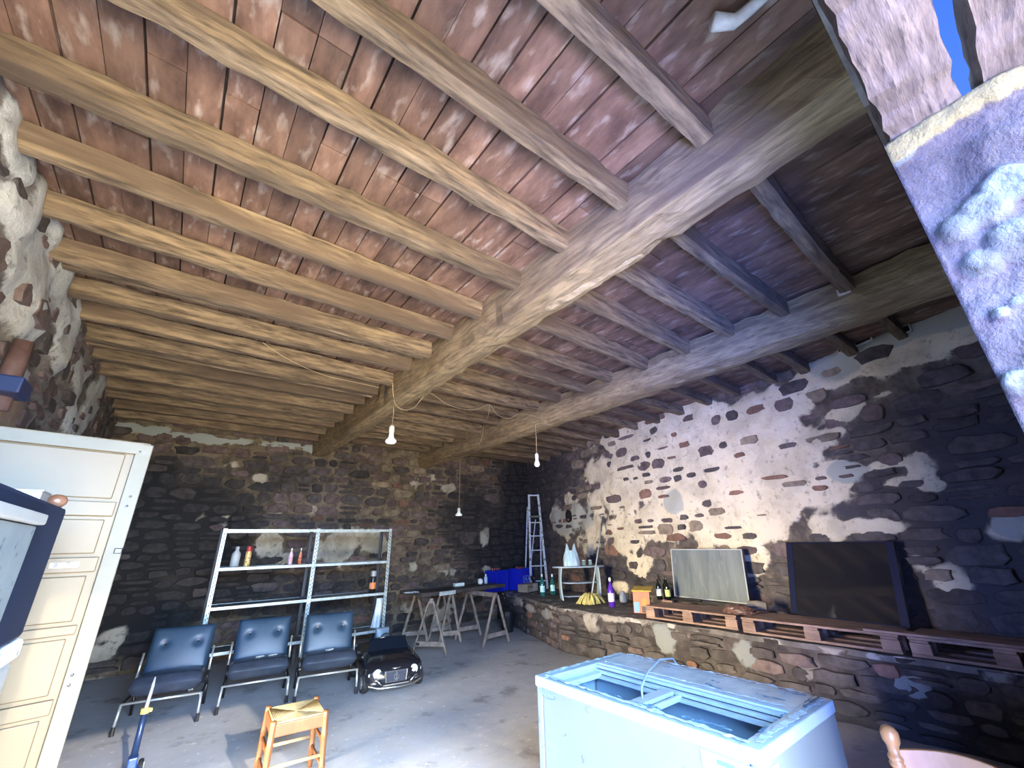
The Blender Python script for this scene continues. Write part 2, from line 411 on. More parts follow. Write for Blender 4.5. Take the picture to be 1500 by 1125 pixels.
rw_grey = pxblobs([(990, 735, 14, .9, 22), (840, 760, 40, 1.0, 26), (1245, 690, 22, .9), (1290, 505, 60, .8, 20), (1350, 480, 60, .8, 22), (1230, 535, 40, .7), (1410, 462, 50, .8, 26), (1490, 770, 26, .8), (880, 790, 40, .5)], conv_right, 1.5)
wall_right, frr, Nr = make_wall('wall_right', (RW0.x, RW0.y), (RW1.x, RW1.y), 0, CEIL+0.05, 'right_wall_stone',
    ((0.06, 0.050, 0.044), (0.15, 0.125, 0.105), (0.60, 0.53, 0.395), (0.44, 0.385, 0.285), (0.34, 0.345, 0.30), (0.045, 0.042, 0.048)), rw_white, rw_dark, rw_grey,
    rows=(0.10, 0.22), widths=(0.18, 0.46), seedv=8, step=0.05, bare=0.42, keep=0.50, palette=(1, 1, 2, 3, 4), relief=0.045, raise_=0.05)
# left wall x=-1.1 (seen from inside: far end is on the right)
def conv_left(px, py):
    P = at(px, py, 0, -1.1); return P.y+0.4, P.z, proj(P)[2]
lw_white = pxblobs([(20, 200, 60, 1.0), (60, 320, 60, 1.0, 70), (40, 430, 70, 1.0), (90, 480, 50, 1.0), (110, 560, 40, .95), (20, 560, 40, .8), (130, 600, 20, .7), (5, 300, 30, 1), (80, 400, 40, 1), (120, 600, 30, .9, 60), (140, 560, 20, .9), (100, 620, 40, .8)], conv_left, 1.6)
lw_grey = pxblobs([(110, 540, 50, .7), (140, 600, 30, 1.0), (60, 460, 40, .3)], conv_left, 1.6)
lw_dark = pxblobs([(150, 640, 30, .3, 40)], conv_left, 1.4)
wall_left, fl_, Nl = make_wall('wall_left', (-1.1, -0.4), (-1.1, 9.0), 0, CEIL+0.05, 'left_wall_stone',
    ((0.10, 0.09, 0.085), (0.20, 0.185, 0.175), (0.50, 0.52, 0.52), (0.33, 0.345, 0.35), (0.34, 0.35, 0.36), (0.03, 0.03, 0.034)), lw_white, lw_dark, lw_grey,
    rows=(0.09, 0.2), widths=(0.14, 0.34), seedv=12, limit=110, keep=0.3, pk=0.45, relief=0.05, palette=(0, 1, 1, 2, 2), hole=(3.1, 4.45, 0, 2.15))
b = MB()
for (ya, yb, za, zb2) in ((-0.4, 2.70, 0, CEIL), (4.05, 9.0, 0, CEIL), (2.70, 4.05, 2.15, CEIL)): b.box((-1.42, (ya+yb)/2, (za+zb2)/2), (0.42, yb-ya, zb2-za))
b.build('masonry', mat('plain_masonry', (0.14, 0.12, 0.11), (0.30, 0.27, 0.24), 0.9, scale=5, bump=0.8), wall_left)

def on_right(px, py, d=0.05):
    u, z, _ = conv_right(px, py); return frr(u, z, d)
fr_m = mat('hollow_brick', (0.40, 0.38, 0.34), (0.55, 0.52, 0.46), 0.9, scale=20)
AR = math.atan2(rwd.y, rwd.x)
for i, (px, py) in enumerate(((1237, 513), (1245, 510), (1262, 503), (1269, 500), (1276, 497), (1325, 487), (1333, 484))):
    c0 = on_right(px, py, 0.075)
    b = MB(); b.box(c0, (0.075, 0.03, 0.09), RZ(AR)); h_ = b.build('hollow_brick', fr_m, wall_right, bevel=0.003)
    b = MB(); b.box(on_right(px, py, 0.088), (0.05, 0.012, 0.06), RZ(AR)); b.build('vent_hole', mat('void', (0.004, 0.004, 0.006), None, 0.9), h_)
c0 = on_right(837, 756, 0.07)
b = MB(); b.lathe([(0.10, -0.02), (0.11, 0.02), (0.08, 0.02), (0.078, 0.0), (0.0, 0.0)], c0, 20, R=RZ(AR) @ RX(PI/2), sy=1.3); b.build('flue_hole', mat('void', 0), wall_right, label='round black flue hole')

# front wall: inner face at y=0, thickness 0.55, opening x -1.1..JX, z 0..SZ
JX = 1.485; SZ = 2.70
jw_mat_cols = ((0.022, 0.016, 0.017), (0.048, 0.036, 0.036), (0.082, 0.085, 0.066), (0.052, 0.050, 0.042), (0.125, 0.097, 0.036), (0.10, 0.09, 0.10))
def conv_j(px, py):
    P = at(px, py, 0, JX); return -P.y, P.z, proj(P)[2]      # u runs from inner corner outward
j_cream = pxblobs([(1315, 222, 26, 1.0), (1345, 200, 26, 1.0), (1375, 180, 28, 1.0), (1415, 158, 30, 1.0), (1455, 135, 32, 1.0), (1495, 112, 34, 1.0)], conv_j, 1.0)
j_white = j_cream+pxblobs([(1405, 335, 34, 1.0), (1440, 310, 40, 1.0), (1480, 270, 40, 1.0), (1440, 380, 34, .9), (1485, 350, 44, 1.0), (1490, 440, 20, .6), (1465, 460, 14, .8), (1495, 560, 20, .8)], conv_j, 1.0)
wall_front, ff, Nf = make_wall('wall_front', (JX, 0.0), (JX, -0.55), 0, SZ, 'jamb_stone', jw_mat_cols, j_white, [], j_cream, step=0.009,
    rows=(0.08, 0.16), widths=(0.12, 0.26), seedv=21, limit=60, keep=0.0, bare=-1, relief=0.040, raise_=0.022, backing=0.03)
_b = wall_front.data.materials[0].node_tree
for _n in _b.nodes:
    if _n.type == 'BUMP': _n.inputs['Strength'].default_value = 0.7; _n.inputs['Distance'].default_value = 0.03
pm = mat('front_wall_plain', (0.10, 0.085, 0.08), (0.24, 0.21, 0.19), 0.9, scale=5, bump=0.8)
b = MB(); b.box(((JX+0.03+6.0)/2, -0.275, SZ/2), (6.0-JX-0.03, 0.55, SZ)); b.box(((JX+0.03+6.0)/2, -0.075, (SZ+CEIL+0.06)/2), (6.0-JX-0.03, 0.15, CEIL+0.06-SZ))
b.box(((-1.1+JX+0.03)/2, -0.075, (SZ+0.22+CEIL+0.06)/2), (JX+0.03+1.1, 0.15, CEIL+0.06-SZ-0.22))
b.build('masonry', pm, wall_front, bevel=0.0)

def rough_beam(name, a, b_, wy, hz, m, parent, seed, amp=0.012, nseg=14, rnd_=0.25, bow=0.0, taper=0.0):
    """a beam from a to b_, cross-section wy wide by hz high, with worn, uneven edges"""
    a = Vector(a); b_ = Vector(b_); d = (b_-a); L = d.length; d.normalize(); s_ = Vector((0, 0, 1)).cross(d).normalized(); up = d.cross(s_)
    prof = []
    for k in range(12):
        t = 2*PI*(k+0.5)/12; cx, cz = math.cos(t), math.sin(t); p_ = 2/(rnd_*2+0.35) if rnd_ < 0.9 else 2.2
        kk = (abs(cx)**p_+abs(cz)**p_)**(-1/p_); prof.append((cx*kk*wy/2, cz*kk*hz/2))
    V = []; F = []; n = 12
    for i in range(nseg+1):
        t = i/nseg; c = a+d*L*t+up*(-bow*math.sin(PI*t))+s_*(0.02*math.sin(seed+3*t)*(amp/0.012))
        tp = 1-taper*t
        for (x, z) in prof:
            q = amp*fr(i*0.7+x*4, z*4+seed*3.1, seed, 1.3, 3)
            V.append(c+s_*(x*tp+q*(1 if x > 0 else -1))+up*(z*tp+q*0.8*(1 if z > 0 else -1)))
    for i in range(nseg):
        for j in range(n): F.append((i*n+j, (i+1)*n+j, (i+1)*n+(j+1) % n, i*n+(j+1) % n))
    F += [tuple(range(n)), tuple(range(nseg*n, nseg*n+n))[::-1]]
    mb = MB(); mb.add(V, F); return mb.build(name, m, parent, smooth=False)

beam_m = mat('beam_wood', (0.13, 0.092, 0.050), (0.32, 0.235, 0.130), 0.75, scale=8, stretch=(5, 0.6, 5), bump=0.5, detail=9, spots=(1.6, 0.50, 0.70, (0.12, 0.080, 0.047)))
joist_m = mat('joist_wood', (0.05, 0.035, 0.024), (0.24, 0.175, 0.110), 0.8, scale=7, stretch=(0.5, 4, 4), bump=0.6, detail=9, spots=(1.3, 0.46, 0.66, (0.085, 0.058, 0.04)), vary=0.22)
plank_m = mat('plank_wood', (0.070, 0.036, 0.025), (0.185, 0.108, 0.076), 0.75, scale=3.2, stretch=(3, 1.0, 3), bump=0.4, detail=10, spots=(5.5, 0.56, 0.80, (0.34, 0.28, 0.245)), vary=0.30)
lint_m = mat('lintel_wood', (0.035, 0.025, 0.023), (0.095, 0.074, 0.066), 0.85, scale=12, stretch=(.5, 3, 3), bump=0.9, detail=9, spots=(20, 0.55, 0.65, (0.03, 0.022, 0.022)))
rough_beam('lintel_beam', (-1.2, -0.075, SZ+0.11), (JX+0.25, -0.075, SZ+0.11), 0.155, 0.22, lint_m, wall_front, 2, amp=0.010, rnd_=-0.1, nseg=60)
rough_beam('lintel_beam', (-1.2, -0.385, SZ+0.06), (JX+0.25, -0.385, SZ+0.06), 0.33, 0.12, lint_m, wall_front, 5, amp=0.010, rnd_=-0.1, nseg=60)

# ------------------------------------------------------------------ floor and yard
fm = bpy.data.materials.new('concrete_floor'); fm.use_nodes = True; n = fm.node_tree.nodes; L = fm.node_tree.links; b = n['Principled BSDF']
tcn = n.new('ShaderNodeTexCoord')
def fnz(s, d, lo, hi):
    q = n.new('ShaderNodeTexNoise'); q.inputs['Scale'].default_value = s; q.inputs['Detail'].default_value = d; q.inputs['Roughness'].default_value = 0.65
    L.new(tcn.outputs['Object'], q.inputs[0]); r = n.new('ShaderNodeMapRange'); r.inputs[1].default_value = lo; r.inputs[2].default_value = hi; L.new(q.outputs[0], r.inputs[0]); return r.outputs[0], q.outputs[0]
def fmix(f_, a, c_):
    q = n.new('ShaderNodeMix'); q.data_type = 'RGBA'; L.new(f_, q.inputs[0])
    for k, v in ((6, a), (7, c_)):
        if isinstance(v, tuple): q.inputs[k].default_value = v+(1,)
        else: L.new(v, q.inputs[k])
    return q.outputs[2]
a1, _ = fnz(0.9, 6, 0.38, 0.62); a2, r2_ = fnz(5, 9, 0.40, 0.62); a3, _ = fnz(2.1, 8, 0.56, 0.66); a4, _ = fnz(14, 8, 0.60, 0.70)
c = fmix(a1, (0.34, 0.345, 0.37), (0.49, 0.49, 0.51)); c = fmix(a2, c, (0.42, 0.41, 0.41)); c = fmix(a3, c, (0.24, 0.235, 0.24)); c = fmix(a4, c, (0.66, 0.64, 0.61))
L.new(c, b.inputs['Base Color']); b.inputs['Roughness'].default_value = 0.62
bp = n.new('ShaderNodeBump'); bp.inputs['Strength'].default_value = 0.35; bp.inputs['Distance'].default_value = 0.01; L.new(r2_, bp.inputs['Height']); L.new(bp.outputs[0], b.inputs['Normal'])
b = MB(); b.grid(lambda u, v: Vector((-1.3+u*9.0, -0.55+v*9.6, 0.006*fr(u*9, v*9, 2, 0.9)-0.004)), 50, 50)
floor = struct(b.build('floor', fm, smooth=True))
ym = mat('yard_ground', (0.45, 0.36, 0.25), (0.60, 0.50, 0.36), 0.95, scale=1.5)
b = MB(); b.grid(lambda u, v: Vector((-30+u*60, -60.55+v*60, -0.03)), 2, 2)
yard = struct(b.build('ground_yard', ym))

# ------------------------------------------------------------------ ceiling
cm = mat('ceiling_void', (0.03, 0.02, 0.015), None, 0.95)
b = MB(); b.box((3.2, 4.4, CEIL+0.075), (9.2, 9.2, 0.06)); ceiling = struct(b.build('ceiling', cm))
x = -1.15; k = 0
rnd = random.Random(5)
while x < 7.5:
    wd = 0.150 if x < 2.0 else rnd.uniform(0.15, 0.22)
    y = 0.0; first = True
    while y < 8.9:
        Lp = (rnd.uniform(1.2, 2.9) if first else rnd.uniform(2.0, 3.2)); first = False
        y2 = min(8.9, 0.31+round((y+Lp-0.31)/0.535)*0.535)
        if 8.9-y2 < 0.6: y2 = 8.9
        # seen through frame only: skip planks well outside
        vis = any((q := proj((x, yy, CEIL))) and -60 < q[0] < 1560 and -60 < q[1] < 1180 for yy in (y, (y+y2)/2, y2))
        g = rnd.uniform(0.002, 0.006); dz = rnd.uniform(0, 0.010); dx = rnd.uniform(-.004, .004)
        if vis and y2 > y+0.02:
            b = MB(); yy = [y+0.003, (2*y+y2)/3, (y+2*y2)/3, y2-0.003]; V = []; F = []
            for q in yy:
                j1, j2 = rnd.uniform(0, .004), rnd.uniform(0, .004); sag = rnd.uniform(-.003, .003)
                V += [(x+g/2+j1+dx, q, CEIL+dz+sag), (x+wd-g/2-j2+dx, q, CEIL+dz+sag+rnd.uniform(-.003, .003)), (x+wd-g/2-j2+dx, q, CEIL+0.045), (x+g/2+j1+dx, q, CEIL+0.045)]
            for i in range(3):
                for j in range(4): F.append((i*4+j, i*4+(j+1) % 4, (i+1)*4+(j+1) % 4, (i+1)*4+j))
            F += [(0, 1, 2, 3)[::-1], (12, 13, 14, 15)]
            b.add(V, F); b.build('plank', plank_m, ceiling); k += 1
        y = y2
    x += wd
B1 = (1.77, 2.06); B2 = (4.10, 4.42)
beam1 = rough_beam('beam', (1.915, -0.1, 3.525), (1.955, 8.95, 3.50), 0.29, 0.40, beam_m, ceiling, 3, amp=0.020, nseg=80, rnd_=-0.02)
beam2 = rough_beam('beam', (4.26, -0.1, 3.50), (4.24, 8.95, 3.47), 0.32, 0.42, beam_m, ceiling, 9, amp=0.022, nseg=80, rnd_=0.08)
bark_m = mat('bark_pale_wood', (0.20, 0.145, 0.08), (0.38, 0.29, 0.17), 0.8, scale=12, bump=0.9, detail=9)
b = MB()
Pa = Vector((2.03, 1.05, 3.39)); Pb = Vector((1.97, 2.12, 3.36))
def barkf(u, v):
    p = Pa.lerp(Pb, u); e = 0.085*min(1, math.sin(PI*min(max(u, 0.02), .98))*2.5)
    a = PI*(0.15-1.3*v); r_ = e*(1+0.25*fr(u*9, v*3, 4, 1.0))
    return p+Vector((math.cos(a)*r_*0.9, 0, math.sin(a)*r_*0.75+0.0))
b.grid(barkf, 24, 8); b.build('split_bark_edge', bark_m, ceiling, smooth=False, label='pale split strip of bark along the lower edge of the beam')
# joists
b1y = [0.58, 1.12, 1.63, 2.18, 2.74, 3.27, 3.78]+[3.78+0.515*i for i in range(1, 10)]
rnd = random.Random(11)
JZ = 3.615
for i, y in enumerate(b1y):
    hh = rnd.uniform(0.15, 0.19); ww = rnd.uniform(0.085, 0.11); dy = rnd.uniform(-.05, .05)
    rough_beam('joist', (-1.15, y+dy, 3.70-hh/2), (1.82, y, 3.70-hh/2+rnd.uniform(-.01, .01)), ww, hh, joist_m, ceiling, i+20, amp=0.011, nseg=26, rnd_=-0.08, bow=rnd.uniform(-0.005, .012))
for i in (6, 9, 12):   # doubled joists further back
    rough_beam('joist', (-1.15, b1y[i]+0.17, 3.615), (1.80, b1y[i]+0.13, 3.615), 0.08, 0.12, joist_m, ceiling, i+90, amp=0.01, rnd_=0.1)
b2y = [0.54, 1.05, 1.57, 2.05, 2.59, 3.13, 3.61]+[3.61+0.52*i for i in range(1, 10)]
for i, y in enumerate(b2y):
    hh = rnd.uniform(0.14, 0.18); ww = rnd.uniform(0.085, 0.11)
    rough_beam('joist', (2.02, y+rnd.uniform(-.06, .04), 3.70-hh/2), (4.15, y, 3.70-hh/2), ww, hh, joist_m, ceiling, i+50, amp=0.011, nseg=20, rnd_=-0.05)
b3y = [0.50, 0.97, 1.50, 1.90, 2.42, 2.90, 3.47]+[3.47+0.53*i for i in range(1, 10)]
for i, y in enumerate(b3y):
    hh = rnd.uniform(0.12, 0.15)
    rough_beam('joist', (4.37, y+rnd.uniform(-.03, .03), 3.70-hh/2), (xwall(y)+0.05, y, 3.70-hh/2), rnd.uniform(0.09, 0.12), hh, joist_m, ceiling, i+70, amp=0.01, nseg=14, rnd_=-0.05)
b = MB(); b.box((0.62, 1.205, 3.672), (0.44, 0.05, 0.05), RZ(0.02)); b.build('batten', mat('batten_wood', (0.28, 0.13, 0.09), (0.40, 0.22, 0.16), 0.8, scale=9, bump=.4), ceiling, bevel=0.004, label='short reddish batten nailed beside a joist')
P = at(1237, 428, 0, 4.10)
b = MB(); b.box((4.085, P.y, P.z), (0.05, 0.09, 0.06)); b.build('wood_block', mat('block_wood', (0.4, 0.33, 0.3), (0.5, 0.42, 0.38), 0.8), ceiling, bevel=0.006)
b = MB(); P = at(568, 575, 0, 1.765)
b.tube([(1.77, P.y, P.z+0.06), (1.735, P.y, P.z+0.07), (1.73, P.y, P.z-0.03), (1.75, P.y, P.z-0.06)], 0.014, 8); b.build('iron_hook', mat('iron', (0.01, 0.01, 0.012), None, 0.6), ceiling)
# pale conduit stub at ceiling
b = MB(); b.tube([at(1045, 32, 2, 3.62), at(1075, 32, 2, 3.63), at(1100, 12, 2, 3.63), at(1140, -25, 2, 3.64)], [0.035, 0.03, 0.026, 0.022], 10)
tag(b.build('plastic_pipe', mat('clear_plastic_pipe', (0.55, 0.52, 0.50), (0.75, 0.73, 0.70), 0.25, scale=20), smooth=True), 'bent stub of pale plastic pipe hanging from the ceiling planks near the doorway', 'pipe')

# ------------------------------------------------------------------ low stone bench along the right wall
BT = 0.60
bench_pts = [(5.22, -0.0), (5.22, 5.5), (6.35, 8.8)]
bench_m = ((0.028, 0.023, 0.024), (0.085, 0.070, 0.068), (0.30, 0.27, 0.255), (0.19, 0.17, 0.16), (0.20, 0.215, 0.22), (0.02, 0.02, 0.022))
def conv_b1(px, py):
    P = at(px, py, 0, 5.22); return 5.5-P.y, P.z, proj(P)[2]
bb_white = pxblobs([(905, 905, 26, .8, 10), (940, 905, 14, .7), (975, 940, 14, .8, 30), (1100, 955, 20, .6, 26), (1330, 1005, 18, .9, 14), (1215, 950, 12, .8), (1200, 985, 22, .55), (1465, 990, 20, .7), (1050, 930, 16, .5), (1010, 930, 10, .6, 5), (870, 915, 16, .7), (1250, 1005, 14, .4), (1460, 1085, 26, .5)], conv_b1, 1.6)
bb_dark = pxblobs([(1300, 1060, 120, .7, 60), (1430, 1080, 120, .8, 70), (1000, 960, 60, .5), (860, 930, 40, .5), (1240, 950, 60, .5, 20), (1400, 980, 80, .7, 20)], conv_b1, 1.6)
bb_grey = pxblobs([(975, 940, 18, 1, 34), (1100, 960, 30, .9, 30), (1330, 1005, 20, 1), (1465, 990, 24, 1)], conv_b1, 1.5)
bench, f1, _ = make_wall('wall_bench', (5.22, 5.5), (5.22, 0.0), 0, BT, 'bench_face', bench_m, bb_white, bb_dark, bb_grey, rows=(0.07, 0.15), widths=(0.14, 0.40), palette=(0, 1, 1, 2, 4), seedv=31, step=0.05, limit=150, relief=0.045, backing=0.12)
bench2, f2, _ = make_wall('wall_bench', (6.32, 8.75), (5.22, 5.5), 0, BT, 'bench_face_far', bench_m, [(1.4, .5, .4, .1, .8), (2.2, .45, .3, .1, .8), (2.9, .45, .3, .12, .9), (0.9, 0.55, 0.3, 0.08, .7)], [(1.2, .2, 1.2, .3, .6)], [(2.9, .4, .2, .3, 1)], rows=(0.07, 0.14), widths=(0.12, 0.34), palette=(0, 1, 1, 2, 4), seedv=35, step=0.05, limit=100, backing=0.12)
tm = mat('bench_top_stone', (0.055, 0.05, 0.05), (0.17, 0.155, 0.15), 0.85, scale=3, bump=0.7, detail=9, spots=(6, 0.58, 0.66, (0.33, 0.32, 0.31)))
b = MB()
ys = [i*0.11 for i in range(81)]
def xf(y): return 5.20 if y < 5.5 else 5.20+(y-5.5)*(6.35-5.22)/3.3
rows_ = 8
V = []
for y in ys:
    y = min(y, 8.8)
    for j in range(rows_+1):
        t = j/rows_; X = xf(y)*(1-t)+(xwall(y)+0.05)*t
        V.append((X-(0.02*fr(y, 1, 5, 4) if j == 0 else 0), y, BT+0.012+0.012*fr(X, y, 4, 3)))
F = [(i*(rows_+1)+j, i*(rows_+1)+j+1, (i+1)*(rows_+1)+j+1, (i+1)*(rows_+1)+j) for i in range(len(ys)-1) for j in range(rows_)]
b.add(V, F); b.build('bench_top', tm, bench, solid=0.05)

# ------------------------------------------------------------------ cream door hinged on the left wall
door_m = mat('cream_paint', (0.105, 0.072, 0.031), (0.125, 0.088, 0.041), 0.5, scale=2.2, bump=0.15, detail=8, spots=(3.5, 0.66, 0.72, (0.145, 0.10, 0.06)))
door_w = mat('pale_paint', (0.095, 0.084, 0.056), (0.12, 0.107, 0.074), 0.55, scale=5, spots=(9, 0.66, 0.7, (0.12, 0.105, 0.08)))
Pr = at(222, 650, 2, 2.1); ddir = Vector((0.984, 0.18, 0)).normalized()
W_ = 0.93; HH = 2.1
DR = Matrix((ddir, Vector((-ddir.y, ddir.x, 0)), Vector((0, 0, 1)))).transposed()
droot = bpy.data.objects.new('door_1', None); C.objects.link(droot); droot.location = (Pr.x-ddir.x*W_, Pr.y-ddir.y*W_, 0); droot.rotation_euler = (0, 0, math.atan2(ddir.y, ddir.x)); droot['kind'] = 'structure'
def dz_at(py_, xx=W_):    # z on door's right edge for a photo row
    return ztop(Pr, py_)
b = MB()
zs = [HH, dz_at(668), dz_at(737), dz_at(757), dz_at(815), dz_at(836), dz_at(912), dz_at(925), dz_at(1018), dz_at(1040), 0.12, 0.02]
b.box((W_/2, 0.018, HH/2+0.01), (W_, 0.03, HH-0.02))              # leaf core
xs0, xs1 = 0.06, W_-0.06
b.box((0.03, -0.005, HH/2), (0.06, 0.02, HH-0.02))
b.build('door_leaf', door_m, droot, bevel=0.003)
b = MB(); b.box((W_-0.02, -0.005, HH/2), (0.06, 0.02, HH-0.02)); b.build('edge_stile', door_w, droot, bevel=0.003, label='paler worn edge stile')
b = MB(); b.box((W_/2, -0.016, HH-0.035), (W_-0.06, 0.004, 0.05)); b.build('top_rail', door_w, droot)
zp = [(zs[0]-0.05, zs[2]), (zs[3], zs[4]), (zs[5], zs[6]), (zs[7], zs[8]), (zs[9], 0.12)]
b = MB()
edges = [HH-0.02, zs[0]-0.05, zs[2], zs[3], zs[4], zs[5], zs[6], zs[7], zs[8], zs[9], 0.12, 0.02]
for a_, c_ in zip(edges[0::2], edges[1::2]):
    b.box(((xs0+xs1-0.0)/2, -0.004, (a_+c_)/2), (xs1-xs0, 0.018, abs(a_-c_)))
b.build('rail', door_m, droot, bevel=0.003)
for (a_, c_) in zp:
    b = MB(); b.box(((xs0+xs1)/2, 0.0, (a_+c_)/2), (xs1-xs0-0.04, 0.012, abs(a_-c_)-0.03), RX(0.0)); b.build('panel', door_m, droot, bevel=0.004)
b = MB(); b.box((W_-0.16, -0.014, dz_at(825)), (0.09, 0.006, 0.022)); pl_ = b.build('latch_plate', mat('latch_metal', (0.75, 0.74, 0.66), None, 0.35, 0.6), droot, bevel=0.004)
b = MB(); b.box((W_-0.185, -0.019, dz_at(825)), (0.014, 0.004, 0.018)); b.box((W_-0.15, -0.019, dz_at(825)+0.004), (0.012, 0.004, 0.012)); b.build('latch_slot', black_pl, pl_)
b = MB(); b.box((W_-0.005, 0.0, dz_at(807)), (0.03, 0.035, 0.025)); b.build('latch_bolt', black_pl, droot, bevel=0.004)
for (dx_, pyy) in ((0.035, 664), (0.02, 728), (0.022, 742), (0.03, 985), (0.03, 1000)):
    b = MB(); b.lathe([(0.0, 0), (0.006, 0), (0.005, 0.004), (0, 0.005)], (W_-dx_, -0.015, dz_at(pyy)), 8, R=RX(PI/2)); b.build('screw', black_pl, droot)

# ------------------------------------------------------------------ appliances in front of the door, left edge
Pf = at(99, 745, 2, 1.75); fx = Pf.x; fy = Pf.y
zl = at(28, 935, 0, fx).z
y0 = 0.95
navy = mat('navy_gloss', (0.003, 0.009, 0.030), (0.006, 0.016, 0.045), 0.55, scale=3); navy.node_tree.nodes['Principled BSDF'].inputs['Specular IOR Level'].default_value = 0.2
pale_panel = mat('pale_blistered_panel', (0.16, 0.19, 0.20), (0.22, 0.25, 0.25), 0.4, scale=6, bump=0.3, spots=(26, 0.62, 0.66, (0.06, 0.08, 0.10)))
white_pl = mat('white_enamel', (0.36, 0.36, 0.34), None, 0.35)
t = thing('drinks_cooler', 'glossy navy blue cabinet with blistered pale side panel, on the white freezer at left', 'cooler', (fx-0.3, (fy+y0)/2, zl))
hz = 1.75-zl
b = MB(); b.box((0, 0, hz/2), (0.6, fy-y0, hz)); b.build('housing', navy, t, bevel=0.012)
P45 = at(45, 768, 0, fx)
yp = P45.y-(fy+y0)/2
b = MB(); b.box((0.306, (yp+(y0-(fy+y0)/2))/2, (P45.z-zl)/2+0.005), (0.014, yp-(y0-(fy+y0)/2), P45.z-zl-0.02)); b.build('side_panel', pale_panel, t, bevel=0.004, label='pale blue blistered panel')
b = MB(); b.box((0.312, (yp+(y0-(fy+y0)/2))/2+0.01, P45.z-zl+0.012), (0.03, yp-(y0-(fy+y0)/2), 0.028)); b.build('top_trim', white_pl, t, bevel=0.005, label='white trim strip')
t = thing('chest_freezer', 'white sunlit chest freezer at the left edge, under the navy cabinet', 'freezer', (fx-0.3, (fy+y0)/2, 0))
b = MB(); b.box((0, 0, (zl-0.06)/2), (0.6, fy-y0, zl-0.06)); b.build('body', white_pl, t, bevel=0.015)
b = MB(); b.box((0.005, 0, zl-0.03), (0.61, fy-y0, 0.056)); b.build('lid', mat('worn_white_lid', (0.72, 0.74, 0.76), None, 0.4, spots=(30, 0.62, 0.65, (0.2, 0.22, 0.25))), t, bevel=0.012)
t = thing('cardboard_box', 'flat white box lying on top of the navy cabinet', 'box', (fx-0.16, fy-0.08, 1.752))
b = MB(); b.box((0, 0, 0.02), (0.22, 0.12, 0.04)); b.build('carton', white_pl, t, bevel=0.003)
b = MB(); b.box((0, 0, 0.042), (0.225, 0.125, 0.004)); b.build('flap', white_pl, t)
b = MB(); b.lathe([(0.0, 0), (0.016, 0.001), (0.026, 0.012), (0.028, 0.024), (0.022, 0.036), (0.010, 0.043), (0, 0.044)], (0, 0, 0), 16, sy=0.9)
o = b.build('clay_ball', mat('brown_clay', (0.12, 0.045, 0.02), (0.2, 0.10, 0.06), 0.3, scale=20), smooth=True); o.location = (fx-0.03, fy-0.02, 1.751)
tag(o, 'small shiny brown rounded lump beside the white box on the navy cabinet', 'ornament')
# wooden pole with blue clamp on the left wall
t = thing('wall_bracket', 'reddish wooden pole in a blue clamp, fixed to the left wall above the door', 'bracket', (-1.1, 3.3, 2.2))
A = at(-18, 640, 0, -0.98)-Vector((-1.1, 3.3, 2.2)); Bq = at(36, 500, 0, -0.98)-Vector((-1.1, 3.3, 2.2))
A2 = at(-6, 600, 0, -0.98)-Vector((-1.1, 3.3, 2.2)); Cc = at(14, 568, 0, -0.95)-Vector((-1.1, 3.3, 2.2)); Lg = at(12, 600, 0, -1.0)-Vector((-1.1, 3.3, 2.2))
b = MB(); b.tube([A2, A2.lerp(Bq, .5), Bq], [0.05, 0.052, 0.045], 10); b.build('pole', mat('red_wood', (0.07, 0.035, 0.03), (0.13, 0.075, 0.065), 0.7, scale=9, bump=.3), t, smooth=True)
b = MB(); b.box(Cc, (0.14, 0.22, 0.10)); b.build('clamp', mat('blue_plastic', (0.015, 0.03, 0.10), None, 0.35), t, bevel=0.012)
b = MB(); b.tube([Lg+Vector((-0.15, .0, -.02)), Lg+Vector((0.02, 0, -.02))], 0.17, 18); b.build('log_end', mat('log_wood', (0.14, 0.10, 0.075), (0.26, 0.19, 0.14), 0.8, scale=7, bump=.4), t, bevel=0.015)
b = MB(); q0 = at(22, 566, 0, -0.97)-Vector((-1.1, 3.3, 2.2)); q1 = at(37, 505, 0, -0.97)-Vector((-1.1, 3.3, 2.2)); b.tube([q0, q1], 0.006, 6); b.build('white_rod', white_pl, t)

# ------------------------------------------------------------------ shelving unit
SY = 7.2; SL, SR = 0.535, 2.965
sh = thing('shelving_unit', 'galvanised slotted-angle metal shelving unit, two bays wide, against the back wall', 'shelves', (SL, SY, 0))
TOPZ = 1.885; Wd = SR-SL
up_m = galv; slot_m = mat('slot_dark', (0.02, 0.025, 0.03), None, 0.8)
for yy in (0, 0.42):
    for xx in (0.0, Wd/2, Wd):
        b = MB(); s_ = -1 if xx == Wd else 1
        wv = 0.045 if xx != Wd/2 else 0.05
        b.box((xx+s_*wv/2, yy, TOPZ/2), (wv, 0.004, TOPZ)); b.box((xx, yy+(0.02 if yy == 0 else -0.02), TOPZ/2), (0.004, 0.04, TOPZ))
        u_ = b.build('upright', up_m if yy == 0 else mat('shaded_upright', (0.05, 0.06, 0.075), None, .5, .3), sh)  # shade on the rear uprights is put into a darker colour
        if yy == 0:
            b = MB(); zz = 0.05
            while zz < TOPZ-0.03:
                b.box((xx+s_*wv*0.35, yy-0.0035, zz), (0.008, 0.003, 0.028)); b.box((xx+s_*wv*0.75, yy-0.0035, zz+0.02), (0.008, 0.003, 0.02)); zz += 0.055
            so = b.build('slots', slot_m, u_)
            b = MB(); b.box((xx+s_*wv/2, yy, 0.008), (wv+0.01, 0.02, 0.016)); b.build('foot', black_pl, u_)
shz = [TOPZ-0.03, 1.36, 0.885, 0.36]
tray = mat('shelf_tray', (0.10, 0.11, 0.12), (0.20, 0.21, 0.22), 0.5, 0.3, scale=5)
